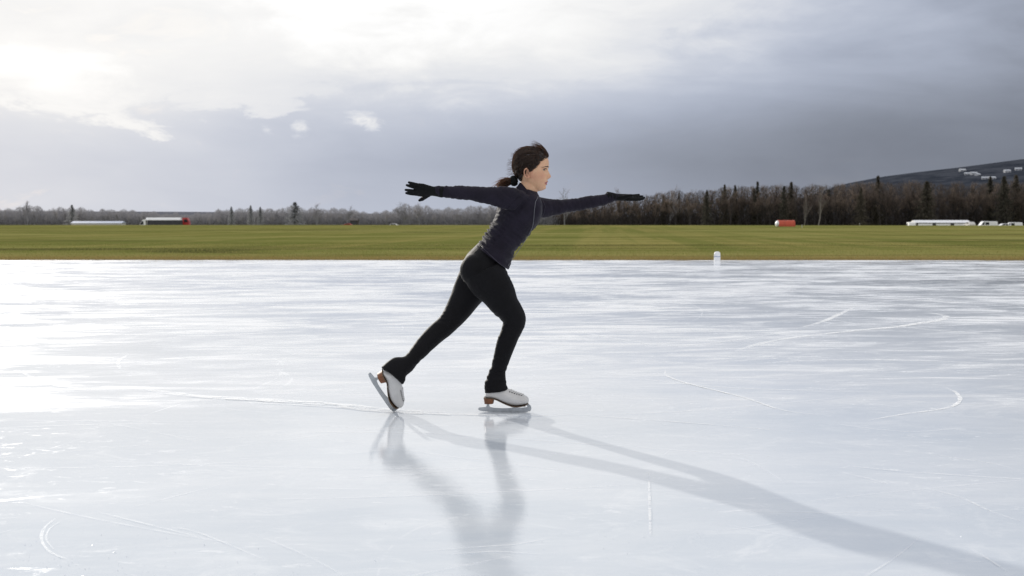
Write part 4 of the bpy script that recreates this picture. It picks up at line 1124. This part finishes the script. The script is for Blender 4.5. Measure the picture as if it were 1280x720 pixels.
tree(P_bare, 3, 775, 233, 540, 'bare_tree', 'thin tall leafless tree above the leading gloved hand', None, .7)
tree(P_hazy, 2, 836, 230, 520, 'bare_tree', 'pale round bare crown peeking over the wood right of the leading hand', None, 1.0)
for q, yt, k, s_, l in ((883, 233, 1, .85, 'wide dark conifer in the wood left of the white marker post'), (905, 226, 0, .8, 'slim brown green conifer above the white marker post'), (918, 227, 2, .8, 'narrow dark conifer just right of the marker post'),
                     (946, 222.5, 2, .8, 'tall pale topped conifer left of the red tunnel tent'), (979, 228, 1, .75, 'dark conifer above the red tunnel tent'), (988, 223, 2, .95, 'tallest dark spruce right above the red tunnel tent'),
                     (1075, 230, 1, .9, 'dark spruce in the middle of the right wood'), (1096, 217, 2, .9, 'thin spire shaped conifer overlapping the hill foot'), (1157, 222, 1, 1.25, 'broad dark conifer above the long white shed'), (1140, 235, 0, 1.2, 'lower dark conifer left of the broad one above the long white shed'),
                     (1236, 218, 0, 1.0, 'dark conifer against the houses on the hill'), (1253, 217.5, 1, 1.0, 'dark conifer right of the hillside houses'), (1268, 216, 2, 1.1, 'rightmost dark conifer before the hillside')):
    tree(P_con, k, q, yt + (4.4 if yt > 219 else 2.6), 478 if k == 1 else 500, 'spruce_tree', l, None, s_)
tree(P_birch, 0, 1022, 229, 468, 'birch_tree', 'pale barked birch at the front of the dark wood', None, .9, 1.0)
tree(P_birch, 0, 1004, 240, 470, 'birch_tree', 'smaller pale birch beside the taller one at the wood edge', None, .8, 2.0)

# the wood behind them: trunks and twigs nobody could count
def wood(name, x0, x1, n, m, lbl, dmin, dmax, frac, wq, lq):
    rs = np.random.RandomState(int(x0) + 500)
    pxs = rs.uniform(x0, x1, n); dd = rs.uniform(dmin, dmax, n)
    D = np.interp(pxs, [0, 450, 620, 760, 900], [700, 680, 620, 540, 490]) + dd
    X = (pxs - 640) / 1500 * D; Y = D - 6.447
    z0 = np.array([HZ(a, c) for a, c in zip(X, Y)])
    top = 1.02 + (278 - np.interp(pxs, prof_x, prof_y) - 1.5 - 4.5 * (np.sin(pxs * .35) * np.sin(pxs * .13 + 1) * .5 + .5)) / 1500 * D
    h = (top - z0) * frac
    u = rs.rand(n) ** 1.1
    Z = z0 + h * u
    ln = lq * rs.uniform(.4, 1, n) * (1.2 - .5 * u); w = wq * rs.uniform(.4, 1, n) * (1.4 - u)
    a = rs.uniform(0, math.pi, n)
    ux = np.stack([np.cos(a) * w, np.sin(a) * w, rs.normal(0, .2, n) * w], 1)
    uy = np.stack([rs.normal(0, .45, n) * ln, rs.normal(0, .3, n) * ln, ln], 1) * .6
    me = quads(name, np.stack([X, Y, Z], 1), ux, uy, None)
    return tag(link_mesh(name, me, m, None, False), lbl, 'wood', kind='stuff')
wood('far_wood', 690, 1400, 95000, m_under, 'dense dark leafless undergrowth and trunks of the far wood on the right', 12, 60, .96, .17, 1.4)
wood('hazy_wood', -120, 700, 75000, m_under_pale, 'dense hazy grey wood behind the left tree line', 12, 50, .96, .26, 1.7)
m_bank = simple('wood_shade', (.022, .019, .02), .95, .3, .2)
# ================================================================== things beyond the field
m_white = simple('white_panel', (.88, .88, .90), .5, .06, 1.5)
m_roofw = simple('white_roof', (.90, .90, .91), .45, .05, .8)
m_blue = simple('pale_blue_sheet', (.42, .47, .60), .5, .08, .8)
m_dark = simple('dark_panel', (.045, .045, .055), .6, .2, 1)
m_glass = simple('dark_glass', (.02, .022, .028), .12, .1)
m_red = simple('red_paint', (.42, .03, .03), .4, .1, 2)
m_tarp = simple('red_tarpaulin', (.50, .075, .035), .6, .12, 1.2)
m_tyre = simple('tyre_rubber', (.02, .02, .02), .85, .1)
m_chrome = simple('grey_metal', (.35, .35, .37), .4, .1, metal=.6)
m_brown = simple('brown_timber', (.055, .045, .045), .8, .2, 2)
m_hw = simple('pale_render_wall', (.42, .43, .46), .8, .08)
m_hr = simple('pale_snowy_roof', (.52, .54, .58), .8, .08)
m_cream = simple('cream_wall', (.60, .58, .55), .7, .08)
m_lamp = simple('lamp_lens', (.75, .72, .62), .2, .05)
def place(px, D, dz=0.0):
    x_ = (px - 640) / 1500 * D; y_ = D - 6.447
    return (x_, y_, HZ(x_, y_) + dz)
def part(mb, name, m, parent, smooth=False):
    return mb.build(name, m, parent, smooth)
# long low sheds
def shed(px0, px1, ytop, D, label, wall, roof, name, bays=0, gables=True):
    x0 = (px0 - 640) / 1500 * D; x1 = (px1 - 640) / 1500 * D; Lx = x1 - x0; cx = (x0 + x1) / 2
    loc = (cx, D - 6.447, HZ(cx, D - 6.447)); top = 1.02 + (278 - ytop) / 1500 * D - loc[2]
    o = empty(name, loc); tag(o, label, 'shed'); dp = 6.0; rh = .9
    Wm = MB(); Wm.box((0, 0, (top - rh) / 2), (Lx, dp, top - rh)); wl = part(Wm, 'wall', wall, o)
    Rf = MB(); Rf.prism([(-dp / 2 - .35, top - rh + .004), (dp / 2 + .35, top - rh + .004), (0.0, top)], 'x', Lx + .5); part(Rf, 'roof', roof, o)
    if bays:
        for k in range(bays):
            M = MB(); bx = -Lx / 2 + Lx * (k + .5) / bays
            M.box((bx, -dp / 2 - .03, (top - rh) * .46), (Lx / bays * .80, .05, (top - rh) * .86)); part(M, 'door', m_white if wall is m_dark else m_dark, wl)
    return o
shed(1141, 1208, 275.2, 420, 'long white roofed shed with three pale doors at the foot of the right wood', m_dark, m_roofw, 'shed', 3)
shed(93, 155, 276.4, 520, 'long low pale blue roofed shed below the left tree line', m_cream, m_blue, 'shed', 0)
shed(439, 448, 273.0, 500, 'small dark brown box shaped hut right of the small red car', m_brown, m_brown, 'hut', 1)
# vehicles
def wheel(parent, x_, y_, r_):
    M = MB(); M.tube([(x_, y_ - .12, r_), (x_, y_ + .12, r_)], r_, 18); w = part(M, 'wheel', m_tyre, parent, False)
    M = MB(); M.tube([(x_, y_ - .135, r_), (x_, y_ + .135, r_)], r_ * .55, 14); part(M, 'rim', m_chrome, w, False)
def car(px, D, label, paint, kind, rz=0.0, name='parked_car', cat='car', grp=None, lift=0.0, s=1.0):
    o = empty(name, place(px, D, lift), rz); tag(o, label, cat, grp); o.scale = (s, s, s)
    if kind == 'van':
        prof = [(-2.5, .35), (-2.55, 1.2), (-2.45, 2.15), (-2.2, 2.3), (1.0, 2.32), (1.4, 2.2), (2.0, 1.35), (2.5, 1.1), (2.62, .8), (2.6, .35)]; wdt_ = 1.9
        gl = [(1.05, 1.35), (1.0, 2.05), (1.35, 2.05), (1.85, 1.35)]
        gls = [gl, [(-.2, 1.35), (-.2, 2.05), (.8, 2.05), (.8, 1.35)]]
    else:
        prof = [(-2.15, .35), (-2.2, .75), (-2.1, 1.0), (-1.75, 1.05), (-1.2, 1.42), (-.5, 1.5), (.35, 1.45), (1.05, 1.02), (1.9, .9), (2.15, .7), (2.15, .35)]; wdt_ = 1.75
        gls = [[(-1.25, 1.02), (-1.0, 1.35), (-.4, 1.42), (-.4, 1.02)], [(-.3, 1.02), (-.3, 1.42), (.3, 1.37), (.8, 1.02)]]
    M = MB(); M.prism(prof, 'y', wdt_); bd = part(M, 'body', paint, o)
    bv = bd.modifiers.new('b', 'BEVEL'); bv.width = .09; bv.segments = 2; bv.limit_method = 'ANGLE'
    for g_ in gls:
        M = MB(); M.prism(g_, 'y', wdt_ + .02); part(M, 'window', m_glass, bd)
    xe = prof[-1][0]
    for s_ in (-1, 1):
        M = MB(); M.ellipsoid((xe - .02, s_ * wdt_ * .36, .72), (.08, .18, .10), nu=10, nv=8); part(M, 'headlight', m_lamp, o, True)
    for x_ in (-1.35, 1.4):
        for s_ in (-1, 1): wheel(o, x_, s_ * (wdt_ / 2 - .1), .33)
    return o
car(1233, 400, 'white high roofed van facing left right of the long white shed', m_white, 'van', R(180), 'parked_van', 'van', lift=.0, s=1.25)
car(1266, 405, 'rightmost white van at the edge of the right wood', m_white, 'van', R(165), 'parked_van', 'van', s=1.1)
car(1253, 402, 'low white car between the two vans on the right', m_white, 'car', R(180), 'parked_car', 'car', s=1.15, lift=.4)
car(1211.5, 410, 'small pale car half hidden beyond the right end of the white shed', m_cream, 'car', R(90), 'parked_car', 'car', lift=.9, s=1.2)
car(1137.5, 410, 'white van seen end on at the left end of the long white shed', m_white, 'van', R(85), 'parked_van', 'van', lift=.0, s=1.1)
car(491, 430, 'small white car alone below the rounded bare tree', m_white, 'car', R(180), 'parked_car', 'car', lift=.55, s=1.05)
car(434, 470, 'tiny red car left of the brown hut', m_red, 'car', R(180), 'parked_car', 'car', lift=.65)
car(428, 474, 'tiny white car touching the red car', m_white, 'car', R(180), 'parked_car', 'car', lift=.3, s=.7)
# articulated lorry with a white topped trailer, and a red lorry cab behind it
def lorry():
    D = 425; o = empty('lorry', place(206, D)); tag(o, 'lorry with slanted white cab and dark trailer topped by a white band', 'lorry')
    M = MB(); M.prism([(-8.4, .6), (-8.5, 1.4), (-7.6, 3.1), (-7.0, 3.55), (-6.3, 3.6), (-6.3, .6)], 'y', 2.4); cb = part(M, 'cab', m_white, o)
    M = MB(); M.prism([(-8.25, 1.7), (-7.6, 2.95), (-7.0, 2.95), (-7.0, 1.7)], 'y', 2.42); part(M, 'window', m_glass, cb)
    M = MB(); M.box((.35, 0, 2.2), (11.7, 2.45, 2.2)); tr_ = part(M, 'trailer', m_dark, o)
    M = MB(); M.prism([(-1.25, 3.304), (1.25, 3.304), (1.15, 3.55), (.45, 4.25), (-.45, 4.25), (-1.15, 3.55)], 'x', 12.2, -.1); part(M, 'roof_band', m_roofw, tr_)
    for x_ in (-7.3, -4.6, 3.4, 4.7):
        for s_ in (-1, 1): wheel(o, x_, s_ * 1.1, .5)
    o2 = empty('lorry', place(232, D + 4)); tag(o2, 'small red lorry cab just right of the dark trailer', 'lorry')
    M = MB(); M.prism([(-2.1, .6), (-2.1, 3.2), (-.8, 3.3), (-.6, 4.2), (1.0, 4.2), (1.5, 3.2), (1.7, 1.8), (1.7, .6)], 'y', 2.3); cb = part(M, 'cab', m_red, o2)
    M = MB(); M.prism([(-.1, 2.6), (-.1, 3.6), (.9, 3.6), (1.35, 2.6)], 'y', 2.32); part(M, 'window', m_glass, cb)
    M = MB(); M.box((-3.2, 0, 2.2), (2.0, 2.2, 1.6)); part(M, 'load_box', m_red, o2)
    for x_ in (-3.2, 1.0):
        for s_ in (-1, 1): wheel(o2, x_, s_ * 1.0, .48)
lorry()
# red tunnel tent with a white end
D = 240; o = empty('tunnel_tent', place(981, D), R(0)); tag(o, 'low red tarpaulin tunnel tent with rounded white end on the meadow', 'tent')
arch = [(1.05 * math.cos(a), 1.25 * math.sin(a) ** .8) for a in [math.pi * k / 16 for k in range(17)]]
M = MB(); M.prism(arch, 'x', 3.3, .15); part(M, 'cover', m_tarp, o)
M = MB(); M.ellipsoid((-1.55, 0, .52), (.42, 1.0, .66)); part(M, 'end_panel', m_roofw, o, True)
for k in range(4):
    M = MB(); M.tube([(-1.35 + k * .98, 1.07 * math.cos(a), 1.27 * math.sin(a) ** .8) for a in [math.pi * j / 14 for j in range(1, 14)]], .025, 6); part(M, 'hoop', m_tarp, o)
# small stakes in the meadow
for px_, D, h, l in ((1074, 330, .55, 'short pale stake at the far side of the meadow below the hill foot'), (1002, 200, .42, 'thin straw coloured stake right of the red tunnel tent')):
    o = empty('stake', place(px_, D)); tag(o, l, 'stake')
    M = MB(); M.tube([(0, 0, -.05), (0, 0, h)], .05, 8); part(M, 'post', m_cream, o); M = MB(); M.ellipsoid((0, 0, h), (.07, .07, .05), nu=10, nv=6); part(M, 'cap', m_cream, o, True)
# white marker post at the edge of the ice
q = G(896.5, 325.0); o = empty('marker_post', (q.x, EDGE - .55, 0.0)); o.location.x = (896.5 - 640) / 1500 * (EDGE - .55 + 6.447)
tag(o, 'short white rounded marker post standing at the edge of the ice', 'post')
M = MB(); M.tube([(0, 0, .0), (0, 0, .02), (0, 0, .19), (0, 0, .225), (0, 0, .245)], [.088, .085, .083, .068, .03], 24); part(M, 'post', m_white, o, False)
M = MB(); M.tube([(0, 0, .10), (0, 0, .125)], [.0862, .0862], 24); part(M, 'band', m_blue, o, False)
# houses on the hill
for px_, py_, w_, h_, l in ((1203, 214, 12, 5, 'small white house highest on the left of the hill village'), (1209, 218.5, 11, 5, 'small white house left of the village centre'), (1217, 218.5, 14, 6, 'white house with wide front in the hill village centre'), (1231, 224, 12, 5, 'white house lowest in the village'), (1240, 224, 13, 5.5, 'white house beside the lowest one'),
                          (1259, 215.5, 12, 6, 'white house on the hill right of the dark conifer'), (1273, 213, 13, 5.5, 'white house at the right end of the hill village'), (1222, 219.5, 9, 4.5, 'little pale house between the larger village houses')):
    # walk along the sight line until it meets the slope
    d = ray(px_, py_); t = 1500 / d.y
    while t < 4200:
        pt = CAM + d * t
        if HZ(pt.x, pt.y) >= pt.z: break
        t += 6
    sc_ = pt.y / 1500
    o = empty('hill_house', (pt.x, pt.y, HZ(pt.x, pt.y) - 1.0), R(rnd.uniform(-25, 25))); tag(o, l, 'house'); w2 = w_ * .62 * sc_ / 1.0
    hh2 = h_ * .55 * sc_ / 1.3
    M = MB(); M.box((0, 0, hh2 / 2), (w2, 8, hh2)); wl = part(M, 'wall', m_hw, o)
    M = MB(); M.prism([(-4.5, hh2 + .01), (4.5, hh2 + .01), (0, hh2 + 2.4)], 'x', w2 + .8); part(M, 'roof', m_hr, o)
    for k in (-.25, .25):
        M = MB(); M.box((k * w2, -4.03, hh2 * .5), (1.4, .05, 1.6)); part(M, 'window', m_glass, wl)
scn.view_settings.view_transform = 'Standard'; scn.view_settings.look = 'None'; scn.view_settings.exposure = 0
scn.render.engine = 'CYCLES'
